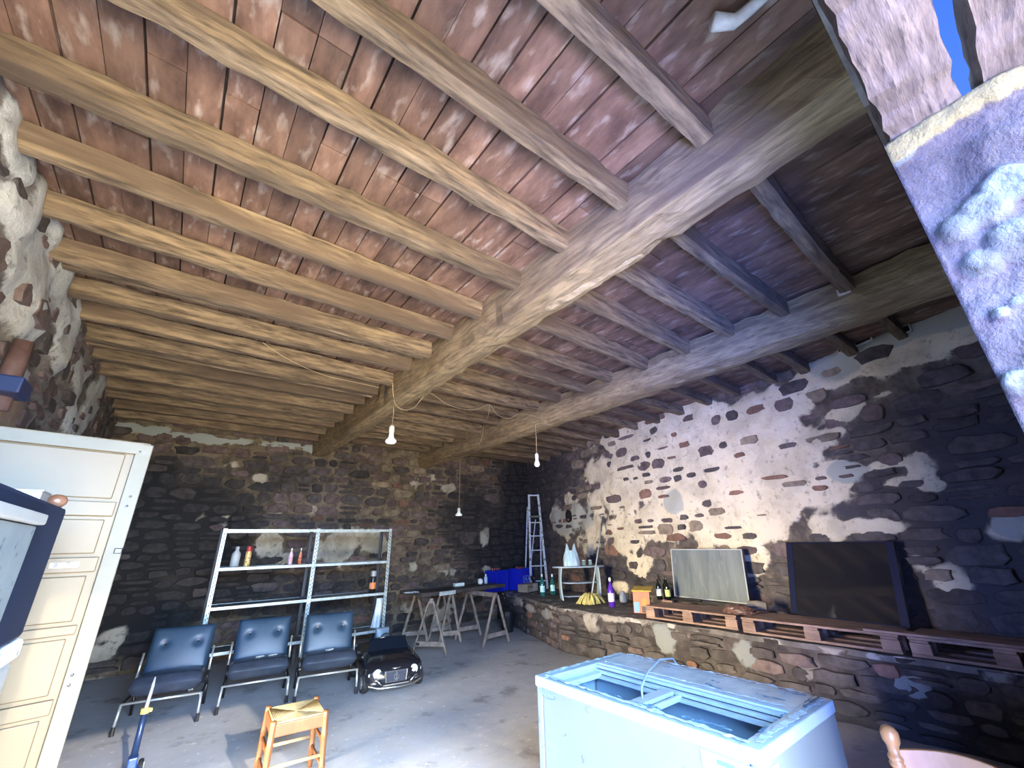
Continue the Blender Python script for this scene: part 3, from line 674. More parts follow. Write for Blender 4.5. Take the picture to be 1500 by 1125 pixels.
for bay in range(2):
    for z in shz:
        xa = 0.006+bay*Wd/2; xb = xa+Wd/2-0.012
        b = MB(); b.box(((xa+xb)/2, 0.21, z+0.012), (xb-xa, 0.41, 0.004), mi=1)
        b.box(((xa+xb)/2, -0.004, z), (xb-xa, 0.004, 0.036)); b.box(((xa+xb)/2, 0.424, z), (xb-xa, 0.004, 0.036))
        o = b.build('shelf', [galv, tray], sh)
        for q in (xa+0.05, xb-0.05):
            b = MB(); b.lathe([(0.006, 0), (0.006, 0.004), (0.0, 0.005)], (q, -0.006, z), 8, R=RX(PI/2)); b.build('bolt', mat('bolt', (0.15, 0.16, 0.17), None, 0.4, 0.8), o)
def bottle(name, label, P, h, r, body_m, cap_m, kind='spray', lab_m=None, group=None, cat='bottle'):
    t = thing(name, label, cat, P, 0, group)
    if kind == 'wine': prof = [(r*.2, 0), (r, .004), (r, h*.60), (r*.85, h*.66), (r*.38, h*.74), (r*.33, h*.95)]
    elif kind == 'can': prof = [(r*.9, 0), (r, .004), (r, h*.72), (r*.8, h*.78)]
    elif kind == 'narrow': prof = [(r*.9, 0), (r, .004), (r, h*.55), (r*.6, h*.72), (r*.32, h*.80), (r*.3, h*.92)]
    else: prof = [(r*.8, 0), (r, .006), (r, h*.62), (r*.75, h*.72), (r*.4, h*.80), (r*.38, h*.88)]
    b = MB(); b.lathe(prof, n=14); b.build('glass' if kind == 'wine' else 'body', body_m, t, smooth=True)
    zt, rt = prof[-1][1], prof[-1][0]
    b = MB(); b.lathe([(rt*1.15, zt-h*.05), (rt*1.15, h*.97), (rt*.8, h), (0.0, h)], n=12); b.build('cap', cap_m, t, smooth=False)
    if lab_m:
        b = MB(); b.lathe([(r*1.015, h*.18), (r*1.02, h*.19), (r*1.02, h*.46), (r*1.015, h*.47)], n=14); b.build('paper_label', lab_m, t, smooth=True)
    return t
def onplane_y(px, py, Y): return at(px, py, 1, Y)
sz = shz[1]+0.018
grey_b = mat('grey_white_plastic', (0.42, 0.46, 0.46), None, 0.4); red_c = mat('red_cap', (0.40, 0.02, 0.02), None, 0.4)
yel_b = mat('yellow_bottle', (0.70, 0.58, 0.22), (0.35, 0.10, 0.05), 0.4, scale=30, ramp=(.5, .6)); pink_b = mat('pink_bottle', (0.62, 0.30, 0.35), (0.75, 0.66, 0.70), 0.35, scale=14)
redb = mat('red_bottle', (0.42, 0.05, 0.03), (0.65, 0.38, 0.18), 0.35, scale=30, ramp=(.45, .6)); whc = mat('white_cap', (0.8, 0.8, 0.8), None, 0.4)
for (nm, lb, px, Y, h, r, bm, cm_, kd, lm) in (
    ('spray_bottle', 'cloudy grey plastic bottle at the left end of the upper shelf', 343, 7.38, 0.27, .055, grey_b, grey_b, 'spray', None),
    ('cleaning_bottle', 'yellow printed bottle with a red cap on the upper shelf', 361, 7.32, 0.27, .036, yel_b, red_c, 'can', None),
    ('cleaning_bottle', 'slim pink and white bottle standing on the upper shelf', 424, 7.32, 0.23, .032, pink_b, whc, 'narrow', None),
    ('sauce_bottle', 'thin red bottle with white tip on the upper shelf beside the pink bottle', 438, 7.30, 0.23, .024, redb, whc, 'narrow', None)):
    P = at(px, 828, 1, Y); bottle(nm, lb, (P.x, Y, sz), h, r, bm, cm_, kd, lm)
P = at(545, 866, 1, 7.30)
bottle('oil_bottle', 'black bottle with orange and red label at the right end of the middle shelf', (P.x, 7.30, shz[2]+0.018), 0.33, 0.05, black_pl, mat('grey_cap', (0.3, 0.32, 0.35), None, .4), 'can', mat('orange_label', (0.75, 0.22, 0.06), (0.8, 0.5, 0.4), 0.5, scale=8, ramp=(.5, .55)))
P = at(552, 900, 1, 7.4)
b = MB()
def bag(u, v):
    a = 2*PI*u; r_ = 0.075*(1-0.25*v)*(1+0.18*math.sin(5*a+3*v)+0.12*math.sin(9*a)); return Vector((math.cos(a)*r_*0.9+0.03*v, math.sin(a)*r_*0.6, v*0.42))
b.grid(bag, 36, 12); o = b.build('folded_bag', mat('pale_blue_plastic', (0.45, 0.55, 0.66), (0.62, 0.70, 0.78), 0.35, scale=9), smooth=True); o.location = (P.x, 7.4, shz[3]+0.02)
tag(o, 'crumpled pale blue plastic bag standing on the lowest shelf, right end', 'bag')

# ------------------------------------------------------------------ armchairs
vinyl_b = mat('vinyl_back_sheen', (0.018, 0.042, 0.075), (0.028, 0.058, 0.098), 0.42, scale=4, bump=0.1)  # bluish sky sheen on the dark backrests is put into this colour
vinyl_s = mat('vinyl_seat', (0.022, 0.028, 0.042), (0.04, 0.05, 0.07), 0.28, scale=7, bump=0.35)
chair_metal = mat('chair_frame_metal', (0.72, 0.72, 0.66), None, 0.3, 0.7)
btn = mat('button', (0.008, 0.009, 0.012), None, 0.3)
def cushion(W2, H2, T, dents=(), crown=0.02):
    b = MB()
    def g(u, v):
        x = (u-.5)*W2; y = (v-.5)*H2; e = (1-abs(2*u-1)**14)*(1-abs(2*v-1)**14); z = T/2*e**0.5+crown*(1-(2*u-1)**2)*(1-(2*v-1)**2)
        for (dx, dy) in dents:
            q = ((x-dx)**2+(y-dy)**2)/0.035**2; z -= 0.028*math.exp(-q)
        k = 1-0.02*(1-e)
        return Vector((x*k, y*k, z))
    nu, nv = 28, 24
    b.grid(g, nu, nv); b.grid(lambda u, v: Vector((-(u-.5)*W2*.99, (v-.5)*H2*.99, -T/2*((1-abs(2*u-1)**8)*(1-abs(2*v-1)**8))**0.5)), nu, nv)
    return b
def xf_mb(b, R, t):
    b.V = [tuple(R @ Vector(v)+Vector(t)) for v in b.V]; return b
def make_armchair(label, loc, rz, tears):
    t = thing('armchair', label, 'chair', loc, rz, 'low vinyl armchairs in a row')
    hw = 0.315
    # seat: front at y=-0.0 ; depth 0.5 back ; top z .40
    st = Matrix.Rotation(math.radians(-6), 3, 'X')
    xf_mb(cushion(0.61, 0.54, 0.17), st, (0, 0.27, 0.33)).build('seat', vinyl_s, t, smooth=True)
    lean = Matrix.Rotation(math.radians(72), 3, 'X')
    dents = ((-0.15, 0.05), (0.15, 0.05))
    bk = xf_mb(cushion(0.58, 0.46, 0.11, dents), lean, (0, 0.53, 0.575)).build('backrest', vinyl_b, t, smooth=True)
    for (dx, dy) in dents:
        b = MB(); b.lathe([(0, 0), (.013, 0), (.011, .008), (0, .011)], (0, 0, 0), 10); xf_mb(b, lean, Vector((0, 0.53, 0.575))+lean @ Vector((dx, dy, 0.040))).build('button', btn, bk, smooth=True)
    b = MB()
    for k in range(tears):
        x0 = -0.05+0.13*k; b.tube([st @ Vector((x0, -.12, .082))+Vector((0, .27, .352)), st @ Vector((x0+.03, -.09, .086))+Vector((0, .27, .352)), st @ Vector((x0+.09, -.10, .086))+Vector((0, .27, .352))], 0.004, 5)
        b.tube([st @ Vector((x0+.04, -.09, .086))+Vector((0, .27, .352)), st @ Vector((x0+.035, -.16, .082))+Vector((0, .27, .352))], 0.004, 5)
    if tears: b.build('tear', mat('torn_foam', (0.7, 0.72, 0.7), None, 0.9), t, label='pale foam showing through a tear')
    b = MB()
    b.tube([(-hw, 0, 0.24), (hw, 0, 0.24)], 0.011, 8); b.build('front_rail', chair_metal, t, smooth=True)
    b = MB()
    for s_ in (-1, 1): b.tube([(s_*hw, 0, 0.24), (s_*hw, 0.55, 0.22)], 0.012, 8)
    b.tube([(-hw, 0.55, 0.22), (hw, 0.55, 0.22)], 0.012, 8); b.build('seat_frame', black_pl, t)
    for s_ in (-1, 1):
        b = MB(); b.tube([(s_*hw, 0, 0.245), (s_*(hw+.01), -0.01, 0.03)], 0.013, 8); l_ = b.build('leg', chair_metal, t, smooth=True)
        b = MB(); b.tube([(s_*(hw+.01), -0.01, 0.07), (s_*(hw+.01), -0.01, 0.0)], [0.016, 0.02], 10); b.build('foot', black_pl, l_)
        b = MB(); b.tube([(s_*hw, 0.53, 0.22), (s_*(hw), 0.60, 0.0)], 0.016, 8); b.build('leg', black_pl, t, smooth=True)
        b = MB(); b.tube([(s_*hw, 0.40, 0.36), (s_*hw, 0.48, 0.58)], 0.011, 8); b.tube([(s_*hw, 0.40, 0.36), (s_*hw, 0.38, 0.23)], 0.010, 8, mi=1); b.build('back_upright', [chair_metal, black_pl], t, smooth=True)
    return t
c1 = make_armchair('dark vinyl armchair at the left of the row, nearest the cream door, seat without tears', (0.25, 6.05, 0), math.radians(-9), 0)
c2 = make_armchair('dark vinyl armchair in the middle of the row of three, torn seat', (1.06, 6.02, 0), math.radians(-9), 2)
c3 = make_armchair('dark vinyl armchair at the right of the row, beside the toy car', (1.76, 5.80, 0), math.radians(-11), 1)

# ------------------------------------------------------------------ toy car
car_b = mat('car_paint', (0.010, 0.011, 0.016), None, 0.16, coat=0.6); lamp_m = mat('lamp_glass', (0.72, 0.86, 0.86), None, 0.15, 0.2)
glass_d = mat('dark_screen', (0.004, 0.008, 0.016), None, 0.08); tyre = mat('tyre', (0.012, 0.012, 0.014), None, 0.7)
car = thing('ride_on_car', 'black ride-on toy car with chrome grille and round headlamps, beside the armchairs', 'toy car', (2.44, 5.46, 0), math.radians(-9))
secs = []   # (y, halfwidth, zbottom, zshoulder, ztop, topwidthfactor)
for (y, hw, zb, zs_, zt_, tw) in ((-0.02, .24, .10, .19, .23, .85), (0.0, .30, .08, .22, .262, .82), (.05, .335, .07, .255, .292, .80), (.18, .345, .07, .28, .318, .78), (.34, .345, .07, .30, .345, .80), (.44, .345, .07, .315, .36, .84), (.60, .34, .07, .325, .35, .9), (.85, .34, .07, .33, .35, .9), (1.0, .33, .08, .33, .37, .88), (1.12, .29, .10, .30, .34, .8)):
    secs.append((y, hw, zb, zs_, zt_, tw))
V = []; F = []; n_ = 14
for (y, hw, zb, zs_, zt_, tw) in secs:
    ring = [(-hw*.9, zb), (-hw, zb+.05), (-hw, (zb+zs_)/2), (-hw*.98, zs_), (-hw*tw, zt_-.008), (-hw*tw*.5, zt_+.004), (-.03, zt_+.006), (.03, zt_+.006), (hw*tw*.5, zt_+.004), (hw*tw, zt_-.008), (hw*.98, zs_), (hw, (zb+zs_)/2), (hw, zb+.05), (hw*.9, zb)]
    V += [Vector((x_, y, z_)) for x_, z_ in ring]
for i in range(len(secs)-1):
    for j in range(n_): F.append((i*n_+j, i*n_+(j+1) % n_, (i+1)*n_+(j+1) % n_, (i+1)*n_+j))
F += [tuple(range(n_))[::-1], tuple(range((len(secs)-1)*n_, len(secs)*n_))]
b = MB(); b.add(V, F); body = b.build('body', car_b, car, smooth=True, bevel=0.006)
b = MB(); b.box((0, 0.47, 0.42), (0.52, 0.012, 0.15), RX(math.radians(-32)), taper=0.86); ws = b.build('windscreen', glass_d, car, bevel=0.004)
b = MB(); b.tube([(-.24, .515, .475), (0, .525, .49), (.24, .515, .475)], 0.010, 8); b.build('windscreen_frame', car_b, ws, smooth=True)
b = MB(); b.box((0, .80, .35), (0.30, .26, .06)); seat_ = b.build('seat', vinyl_s, car, bevel=0.02)
b = xf_mb(cushion(.19, .20, .07), RX(math.radians(80)), (0.02, .93, .44)); b.build('headrest', mat('headrest_vinyl', (0.16, 0.22, 0.28), None, .4), seat_, smooth=True, label='grey-blue vinyl headrest')
b = MB(); b.tube([(math.cos(a)*.075, .60+math.sin(a)*.03, .45+math.sin(a)*.06) for a in [i*PI/8 for i in range(17)]], 0.009, 6); b.build('steering_wheel', black_pl, car)
for s_ in (-1, 1):
    for (yy, nm) in ((0.16, 'wheel'), (0.92, 'wheel')):
        b = MB(); b.lathe([(.06, -.035), (.095, -.035), (.105, -.02), (.105, .02), (.095, .035), (.06, .035)], (s_*.325, yy, .105), 20, R=RY(PI/2)); wl = b.build('wheel', tyre, car, smooth=False)
        b = MB()
        for k in range(6):
            a = k*PI/3; b.bar((s_*.363, yy, .105), (s_*.363, yy+math.cos(a)*.058, .105+math.sin(a)*.058), .014, .006, up=(1, 0, 0))
        b.lathe([(.064, -.004), (.066, 0), (.060, .004)], (s_*.36, yy, .105), 20, R=RY(PI/2)); b.build('hub', chrome, wl)
    b = MB(); b.lathe([(.052, 0), (.052, .018), (.044, .03), (0, .034)], (s_*.215, 0.012, .205), 18, R=RX(PI/2)); b.build('headlamp', lamp_m, car, smooth=True)
    b = MB(); b.lathe([(.024, 0), (.024, .018), (.018, .026), (0, .028)], (s_*.292, 0.035, .200), 14, R=RX(PI/2)); b.build('small_lamp', lamp_m, car, smooth=True)
    b = MB(); b.box((s_*.375, .42, .375), (.05, .03, .035)); b.bar((s_*.33, .43, .35), (s_*.37, .42, .37), .012, .012); b.build('mirror', car_b, car, bevel=0.006)
    b = MB(); b.tube([(s_*.30, .02, .148), (s_*.22, -.035, .148), (s_*.205, -.045, .135), (s_*.165, -.055, .10)], 0.008, 6); b.tube([(s_*.30, .01, .125), (s_*.23, -.03, .122)], 0.007, 6); b.build('bumper_trim', chrome, car, smooth=True)
b = MB(); b.box((0, -.022, .17), (.25, .02, .11)); gr = b.build('grille', mat('grille_mesh', (0.012, 0.016, 0.03), (0.03, 0.04, 0.065), 0.7, scale=60), car)
b = MB()
cs = [(-.128, -.036, .225), (.128, -.036, .225), (.118, -.036, .118), (-.118, -.036, .118)]
for i in range(4): b.tube([cs[i], cs[(i+1) % 4]], 0.006, 6)
b.build('grille_frame', chrome, gr)
b = MB(); b.tube([(math.cos(a)*.028, -.040, .165+math.sin(a)*.028) for a in [i*PI/9 for i in range(19)]], 0.003, 5); b.bar((0, -.040, .225), (0, -.040, .12), .004, .004); b.tube([(.0, -.042, .145), (.012, -.042, .15), (.013, -.042, .162), (0, -.042, .167), (.011, -.042, .172), (.010, -.042, .183), (0, -.042, .186)], .0025, 5)
b.build('emblem', chrome, gr)
b = MB(); b.tube([(-.05, -.018, .252), (-.02, -.022, .245), (0, -.024, .250), (.02, -.022, .245), (.05, -.018, .252)], [.004, .008, .009, .008, .004], 6); b.build('winged_badge', chrome, car, smooth=True)
b = MB(); b.tube([(-.315, .05, .14), (-.30, -.0, .095), (-.20, -.055, .075), (0, -.07, .07), (.20, -.055, .075), (.30, -.0, .095), (.315, .05, .14)], 0.012, 8); b.build('bumper', chrome, car, smooth=True)
b = MB(); b.box((0, -.035, .095), (.30, .04, .012)); b.build('bumper_lip', chrome, car)

# ------------------------------------------------------------------ rush stool
st_w = mat('honey_wood', (0.15, 0.050, 0.015), (0.21, 0.083, 0.028), 0.38, scale=6, stretch=(3, 3, .6), bump=.1)
rush = mat('rush', (0.26, 0.19, 0.085), (0.40, 0.31, 0.16), 0.7, scale=22, bump=.4)
stool = thing('stool', 'small honey-coloured wooden stool with woven rush seat on the sunlit floor', 'stool', (1.02, 4.04, 0), math.radians(-4))
hw, hd, SH = .172, .185, .455
for (sx_, sy_) in ((-1, -1), (1, -1), (1, 1), (-1, 1)):
    b = MB(); X, Y = sx_*hw, sy_*hd; e = 1.10
    pts = [(0.0, .017), (.02, .018), (.12, .021), (.135, .024), (.15, .019), (.30, .021), (.315, .025), (.33, .021), (.42, .021), (.455, .021), (.465, .017)]
    b.tube([(X*(e-(e-1)*z/.46), Y*(e-(e-1)*z/.46), z) for z, r_ in pts], [r_ for z, r_ in pts], 12); b.build('leg', st_w, stool, smooth=True)
for s_ in (-1, 1):
    b = MB(); b.box((0, s_*hd, .405), (2*hw, .02, .075)); b.build('apron', st_w, stool, bevel=.004)
    b = MB(); b.box((s_*hw, 0, .405), (.02, 2*hd, .075)); b.build('apron', st_w, stool, bevel=.004)
    b = MB(); b.tube([(-hw*1.05, s_*hd*1.05, .20+.0*s_), (hw*1.05, s_*hd*1.05, .20)], .0115, 10); b.build('stretcher', mat('pale_dowel', (0.32, 0.21, 0.10), (0.42, 0.30, 0.16), .45, scale=8), stool, smooth=True)
    b = MB(); b.tube([(s_*hw*1.05, -hd*1.05, .14), (s_*hw*1.05, hd*1.05, .14)], .0115, 10); b.build('stretcher', st_w, stool, smooth=True)
    b = MB(); b.tube([(s_*hw*1.05, -hd*1.05, .27), (s_*hw*1.05, hd*1.05, .27)], .0115, 10); b.build('stretcher', st_w, stool, smooth=True)
corners = [(-hw, -hd), (hw, -hd), (hw, hd), (-hw, hd)]
for k in range(4):
    a = Vector((*corners[k], 0)); c_ = Vector((*corners[(k+1) % 4], 0)); b = MB(); N_ = 15
    ins = .97; mid = Vector((0, 0, 0)); 
    for i in range(N_):
        t0 = i/N_; p = a.lerp(mid, t0)*ins; q = c_.lerp(mid, t0)*ins; zz = .447-.006*t0
        if (q-p).length > .012: b.tube([p+Vector((0, 0, zz)), (p+q)/2+Vector((0, 0, zz+.001)), q+Vector((0, 0, zz))], .0075, 6)
    b.build('rush_section', rush, stool, smooth=True)

# ------------------------------------------------------------------ kick scooter at left front
P = at(190, 1132, 2, 0.06)
sc_ = thing('kick_scooter', 'kick scooter with grey tube, yellow clamp and blue base, before the left armchair', 'scooter', (P.x, P.y, 0), 0)
z1_ = ztop(P, 1041); z0_ = ztop(P, 1036)
b = MB(); b.tube([(0, 0, .12), (0.0, 0, z1_)], [.024, .019], 12); b.build('lower_tube', mat('navy_metal', (0.02, 0.04, 0.10), None, .3, .3), sc_, smooth=True)
zt = ztop(P, 992)
b = MB(); b.tube([(0, 0, z1_-.02), (0.01, 0, zt-.06), (.012, 0, zt)], [.014, .012, .005], 10); b.build('upper_tube', mat('grey_tube', (0.55, 0.58, 0.55), None, .35, .5), sc_, smooth=True)
b = MB(); b.tube([(0, 0, z1_-.018), (0, 0, z1_+.018)], .028, 14); b.box((.03, 0, z1_), (.03, .02, .024)); b.build('clamp', mat('yellow_plastic', (0.75, 0.52, 0.10), None, .4), sc_, bevel=.003)
b = MB(); b.box((0.0, 0.0, .10), (.06, .10, .12)); b.bar((0, .03, .08), (0.02, -.35, .06), .10, .03); b.build('deck', mat('blue_deck', (0.02, 0.06, 0.22), None, .35), sc_, bevel=.01)
b = MB(); b.lathe([(.03, -.016), (.055, -.016), (.062, 0), (.055, .016), (.03, .016)], (.055, .03, .062), 20, R=RY(PI/2)); wl = b.build('wheel', tyre, sc_)
b = MB()
for k in range(8): b.bar((.074, .03, .062), (.074, .03+math.cos(k*PI/4)*.035, .062+math.sin(k*PI/4)*.035), .006, .004, up=(1, 0, 0))
b.build('spokes', mat('pale_spokes', (0.6, .62, .6), None, .4), wl)

# ------------------------------------------------------------------ sawhorses with a board
gw = mat('grey_wood', (0.13, 0.105, 0.09), (0.30, 0.25, 0.21), .85, scale=7, bump=.4); dkw = mat('dark_board', (0.028, 0.024, 0.024), (0.07, 0.06, 0.055), .6, scale=4, bump=.3)
def sawhorse(label, F1, F2, K1, K2, apexz, first=True):
    """feet pairs F1,F2 (near frame) and K1,K2 (far frame)"""
    F1, F2, K1, K2 = [Vector((*q, 0)) for q in (F1, F2, K1, K2)]
    o = (F1+F2+K1+K2)/4
    t = thing('sawhorse', label, 'trestle', o, 0, 'trestles under the board')
    for a, c_ in ((F1, F2), (K1, K2)):
        m = (a+c_)/2+Vector((0, 0, apexz))-o
        for q in (a, c_):
            b = MB(); b.bar(q-o+Vector((0, 0, .012)), m+(q-(a+c_)/2)*.12, .042, .022); b.build('leg', gw, t, bevel=.003)
        b = MB(); zz = .16; k = 1-zz/apexz
        b.bar((a-(a+c_)/2)*k+(a+c_)/2-o+Vector((0, 0, zz)), (c_-(a+c_)/2)*k+(a+c_)/2-o+Vector((0, 0, zz)), .02, .07); b.build('crossbar', gw, t, bevel=.003)
    b = MB(); b.bar((F1+F2)/2-o+Vector((0, 0, apexz)), (K1+K2)/2-o+Vector((0, 0, apexz)), .06, .07); b.build('ridge', gw, t, bevel=.003)
    return t
sawhorse('grey wooden trestle under the left end of the dark board', (3.34, 6.92), (3.72, 6.50), (3.50, 7.75), (3.95, 7.60), .76)
sawhorse('grey wooden trestle under the right end of the dark board, near frame with low plank', (4.40, 6.50), (5.02, 6.62), (4.40, 7.40), (4.95, 7.40), .76)
sawhorse('grey wooden trestle standing between the other two under the board', (4.02, 7.30), (4.36, 7.15), (4.05, 7.75), (4.5, 7.7), .76)
tb = thing('board', 'long dark dirty board lying across the trestles', 'table top', (4.28, 7.22, .842), math.radians(9))
b = MB(); b.grid(lambda u, v: Vector(((u-.5)*1.95+.02*fr(u*5, v*5, 1, 1), (v-.5)*.62+.02*fr(u*7, v*3, 8, 1), .01*fr(u*4, v*4, 5, 1))), 24, 8); b.build('panel', dkw, tb, solid=-.03)
b = MB(); b.box((0, -.31, .01), (1.95, .02, .06), RX(.2)); b.box((0, .31, .03), (1.95, .02, .05)); b.build('edging', dkw, tb, bevel=.003)
b = MB(); b.box((-.45, -.33, .0), (.34, .012, .06), RX(.1)); b.build('metal_strip', galv, tb, label='shiny bare metal patch on the edge')
def on_table(px, py): return at(px, py, 2, .835)
P = at(672, 854, 1, 7.32); o = MB().box((0, 0, .03), (.20, .08, .055)).build('carton', mat('mint_carton', (0.62, 0.75, 0.68), None, .5), bevel=.003)
o.location = (P.x, P.y, .88); tag(o, 'small pale green carton lying on the dark board', 'box')
P = at(598, 858, 1, 7.0); b = MB(); b.grid(lambda u, v: Vector(((u-.5)*.22, (v-.5)*.14, .02+.03*abs(fr(u*6, v*6, 3, 1)))), 12, 8); o = b.build('crumpled_paper', mat('paper', (0.6, 0.68, 0.72), None, .6), solid=.004)
o.location = (P.x+.06, P.y, .862); tag(o, 'crumpled whitish paper at the left end of the dark board', 'paper')
P = at(711, 849, 2, .84); b = MB(); b.lathe([(.03, 0), (.05, .02), (.055, .06), (.04, .09), (0.0, .10)], n=14); o = b.build('white_lump', whc, smooth=True); o.location = (4.95, 7.42, .875); tag(o, 'rounded white plastic pot at the right end of the board', 'pot')
bottle('pale_bottle', 'small pale blue bottle standing at the right end of the board beside the crates', (5.08, 7.42, .875), .17, .035, mat('pale_blue_b', (.45, .6, .75), None, .3), whc, 'spray')
# black bucket
P = at(752, 928, 2, 0); bu = thing('bucket', 'black plastic bucket on the floor against the low stone bench', 'bucket', (5.55, 7.35, 0))
b = MB(); b.lathe([(.0, .005), (.11, 0), (.15, .30), (.16, .30), (.16, .32), (.14, .32), (.10, .02), (0, .02)], n=20); b.build('pail', black_pl, bu, smooth=False)
b = MB(); b.tube([(math.cos(a)*.155, 0, .31+math.sin(a)*.02-.12*math.sin(a)) for a in [i*PI/10 for i in range(11)]], .004, 6); b.build('handle', galv, bu)
# plank lying by the wall
# ------------------------------------------------------------------ things on the bench, far end
BZ = BT+0.03
def benchp(px, py): return at(px, py, 2, BZ)
crate_m = mat('crate_blue', (0.003, 0.012, 0.42), (0.006, 0.022, .52), .4, scale=5)
def crate(name, label, P, w_, d_, h_, rz):
    t = thing(name, label, 'crate', P, rz, 'blue crates at the end of the bench')
    b = MB(); th = .012
    b.box((0, -d_/2, h_/2), (w_, th, h_)); b.box((0, d_/2, h_/2), (w_, th, h_)); b.box((-w_/2, 0, h_/2), (th, d_, h_)); b.box((w_/2, 0, h_/2), (th, d_, h_)); b.box((0, 0, th/2), (w_, d_, th)); b.build('tub', crate_m, t, bevel=.004)
    b = MB(); 
    for s_ in (-1, 1): b.box((0, s_*d_/2, h_-.012), (w_+.03, .03, .024)); b.box((s_*w_/2, 0, h_-.012), (.03, d_+.03, .024))
    b.build('rim', crate_m, t, bevel=.004)
    b = MB()
    for i in range(4): b.box((-w_/2+w_*(i+.5)/4, -d_/2-.01, h_*.45), (.012, .012, h_*.8))
    b.build('rib', crate_m, t)
    return t
cr1 = crate('crate', 'left blue plastic crate with red bottle tops, at the back of the bench', (5.93, 8.22, BZ), .42, .32, .42, 0.25)
cr2 = crate('crate', 'right blue plastic crate with white printed mark, behind the cardboard box', (6.50, 8.07, BZ), .48, .32, .44, 0.25)
def text(s, size, m, parent, loc, rot, name='lettering', ext=.0008):
    cu = bpy.data.curves.new(name, 'FONT'); cu.body = s; cu.size = size; cu.extrude = ext; cu.align_x = 'CENTER'; cu.align_y = 'CENTER'
    o = bpy.data.objects.new(name, cu); C.objects.link(o); o.parent = parent; o.location = loc; o.rotation_euler = rot; cu.materials.append(m)
    bpy.context.view_layer.update(); me = bpy.data.meshes.new_from_object(o.evaluated_get(bpy.context.evaluated_depsgraph_get()))
    q = bpy.data.objects.new(name, me); C.objects.link(q); q.parent = parent; q.location = loc; q.rotation_euler = rot; bpy.data.objects.remove(o); return q
lb_m = mat('pale_print', (0.45, 0.7, 0.9), None, .5)
text('=L-8', .10, lb_m, cr2, (0.0, -.178, .22), (PI/2, 0, 0))
b = MB(); 
for (a_, c_) in (((-.13, .28), (.13, .28)), ((.13, .28), (.13, .16)), ((.13, .16), (-.13, .16)), ((-.13, .16), (-.13, .28))): b.bar((a_[0], -.178, a_[1]), (c_[0], -.178, c_[1]), .006, .006)
b.build('printed_frame', lb_m, cr2)
redm = mat('red_tops', (0.35, 0.02, 0.02), None, .4); dkg = mat('dark_bottle', (0.02, 0.02, 0.025), None, .2)
for i, (ox, oy) in enumerate(((-.12, .0), (-.04, .02), (.04, .04), (.12, .06))):
    for cx_, cy_, lb in ((5.93, 8.22, 'red-topped bottle standing in the left blue crate'), (6.50, 8.07, 'red-topped bottle standing in the right blue crate')):
        t = thing('crate_bottle', lb, 'bottle', (cx_+ox, cy_+oy, BZ+.014), 0, lb.replace('bottle', 'bottles'))
        b = MB(); b.lathe([(.03, 0), (.034, .01), (.034, .25), (.014, .33), (.014, .41)], n=10); b.build('body', dkg, t, smooth=True)
        b = MB(); b.lathe([(.018, .405), (.018, .445), (0, .448)], n=10); b.build('cap', redm, t)
box_m = mat('cardboard', (0.28, 0.22, 0.15), (0.38, 0.31, 0.22), .8, scale=5)
cb = thing('cardboard_box', 'small brown cardboard box with a black arc, in front of the blue crates', 'box', (6.33, 7.62, BZ), 0.35)
b = MB(); b.box((0, 0, .075), (.46, .24, .15)); b.build('carton', box_m, cb, bevel=.003)
b = MB(); b.box((.125, -.125, .075), (.20, .006, .148)); b.build('tape_side', mat('pale_cardboard', (0.5, .43, .35), None, .7), cb)
b = MB(); b.tube([(-.11+.10*math.cos(a)-.0, -.124, .055+.05*math.sin(a)) for a in [PI*(.15+.7*i/8) for i in range(9)]], .006, 5); b.build('printed_arc', black_pl, cb)
tl = thing('power_tool', 'black hand tool with grey tip lying on the cardboard box', 'tool', (6.46, 7.60, BZ+.155), 0.5)
b = MB(); b.tube([(-.12, 0, .15), (-.05, 0, .09), (.03, 0, .05)], [.018, .03, .04], 10); b.bar((.02, 0, .06), (.10, 0, .02), .05, .04); b.build('body', black_pl, tl)
b = MB(); b.tube([(-.17, 0, .19), (-.12, 0, .15)], .012, 8); b.build('tip', galv, tl)
b = MB(); b.bar((.08, .0, .03), (.12, .02, .10), .03, .02); b.build('handle', mat('pinkish', (.5, .38, .42), None, .5), tl)
# ladder
lad_m = mat('ladder_paint', (0.42, 0.50, 0.56), (0.62, 0.68, 0.70), .6, scale=10, spots=(14, .6, .66, (0.18, .16, .15)))
LB = benchp(790, 863); lad = thing('stepladder', 'old grey-blue wooden stepladder standing on the bench in the corner', 'ladder', (LB.x, LB.y, BZ), math.radians(-28))
LH = ztop(LB, 723)-BZ
kpm = FPX/proj(LB)[2]
wb, wt = 25/kpm, 15/kpm
for s_ in (-1, 1):
    b = MB(); b.bar((s_*wb/2, 0, 0), (s_*wt/2, .22, LH), .05, .03, up=(0, 1, 0)); b.build('rail', lad_m, lad, bevel=.003)
    b = MB(); b.bar((s_*wb/2*1.05, .62, 0), (s_*wt/2*1.35, .24, LH*.86), .035, .025, up=(0, 1, 0)); b.build('rear_rail', lad_m, lad, bevel=.003)
for i, py in enumerate((851, 829, 806, 785, 765)):
    z = ztop(LB, py)-BZ; k = z/LH; b = MB(); b.box((0, .22*k-.01, z), (wb*(1-k)+wt*k+.03, .10, .022)); b.build('step', lad_m, lad, bevel=.003)
b = MB(); z = ztop(LB, 756)-BZ; b.box((0, .2, z), (wt*1.2, .16, .03)); b.build('platform', mat('platform_green', (.10, .14, .12), (.2, .24, .2), .7), lad, bevel=.003)
b = MB(); b.box((0, .22, LH-.02), (wt+.02, .03, .03)); b.build('top_bar', lad_m, lad)
b = MB(); b.bar((-wb*.3, .5, .2), (wt*.2, .3, LH*.72), .02, .015); b.build('rear_brace', lad_m, lad)
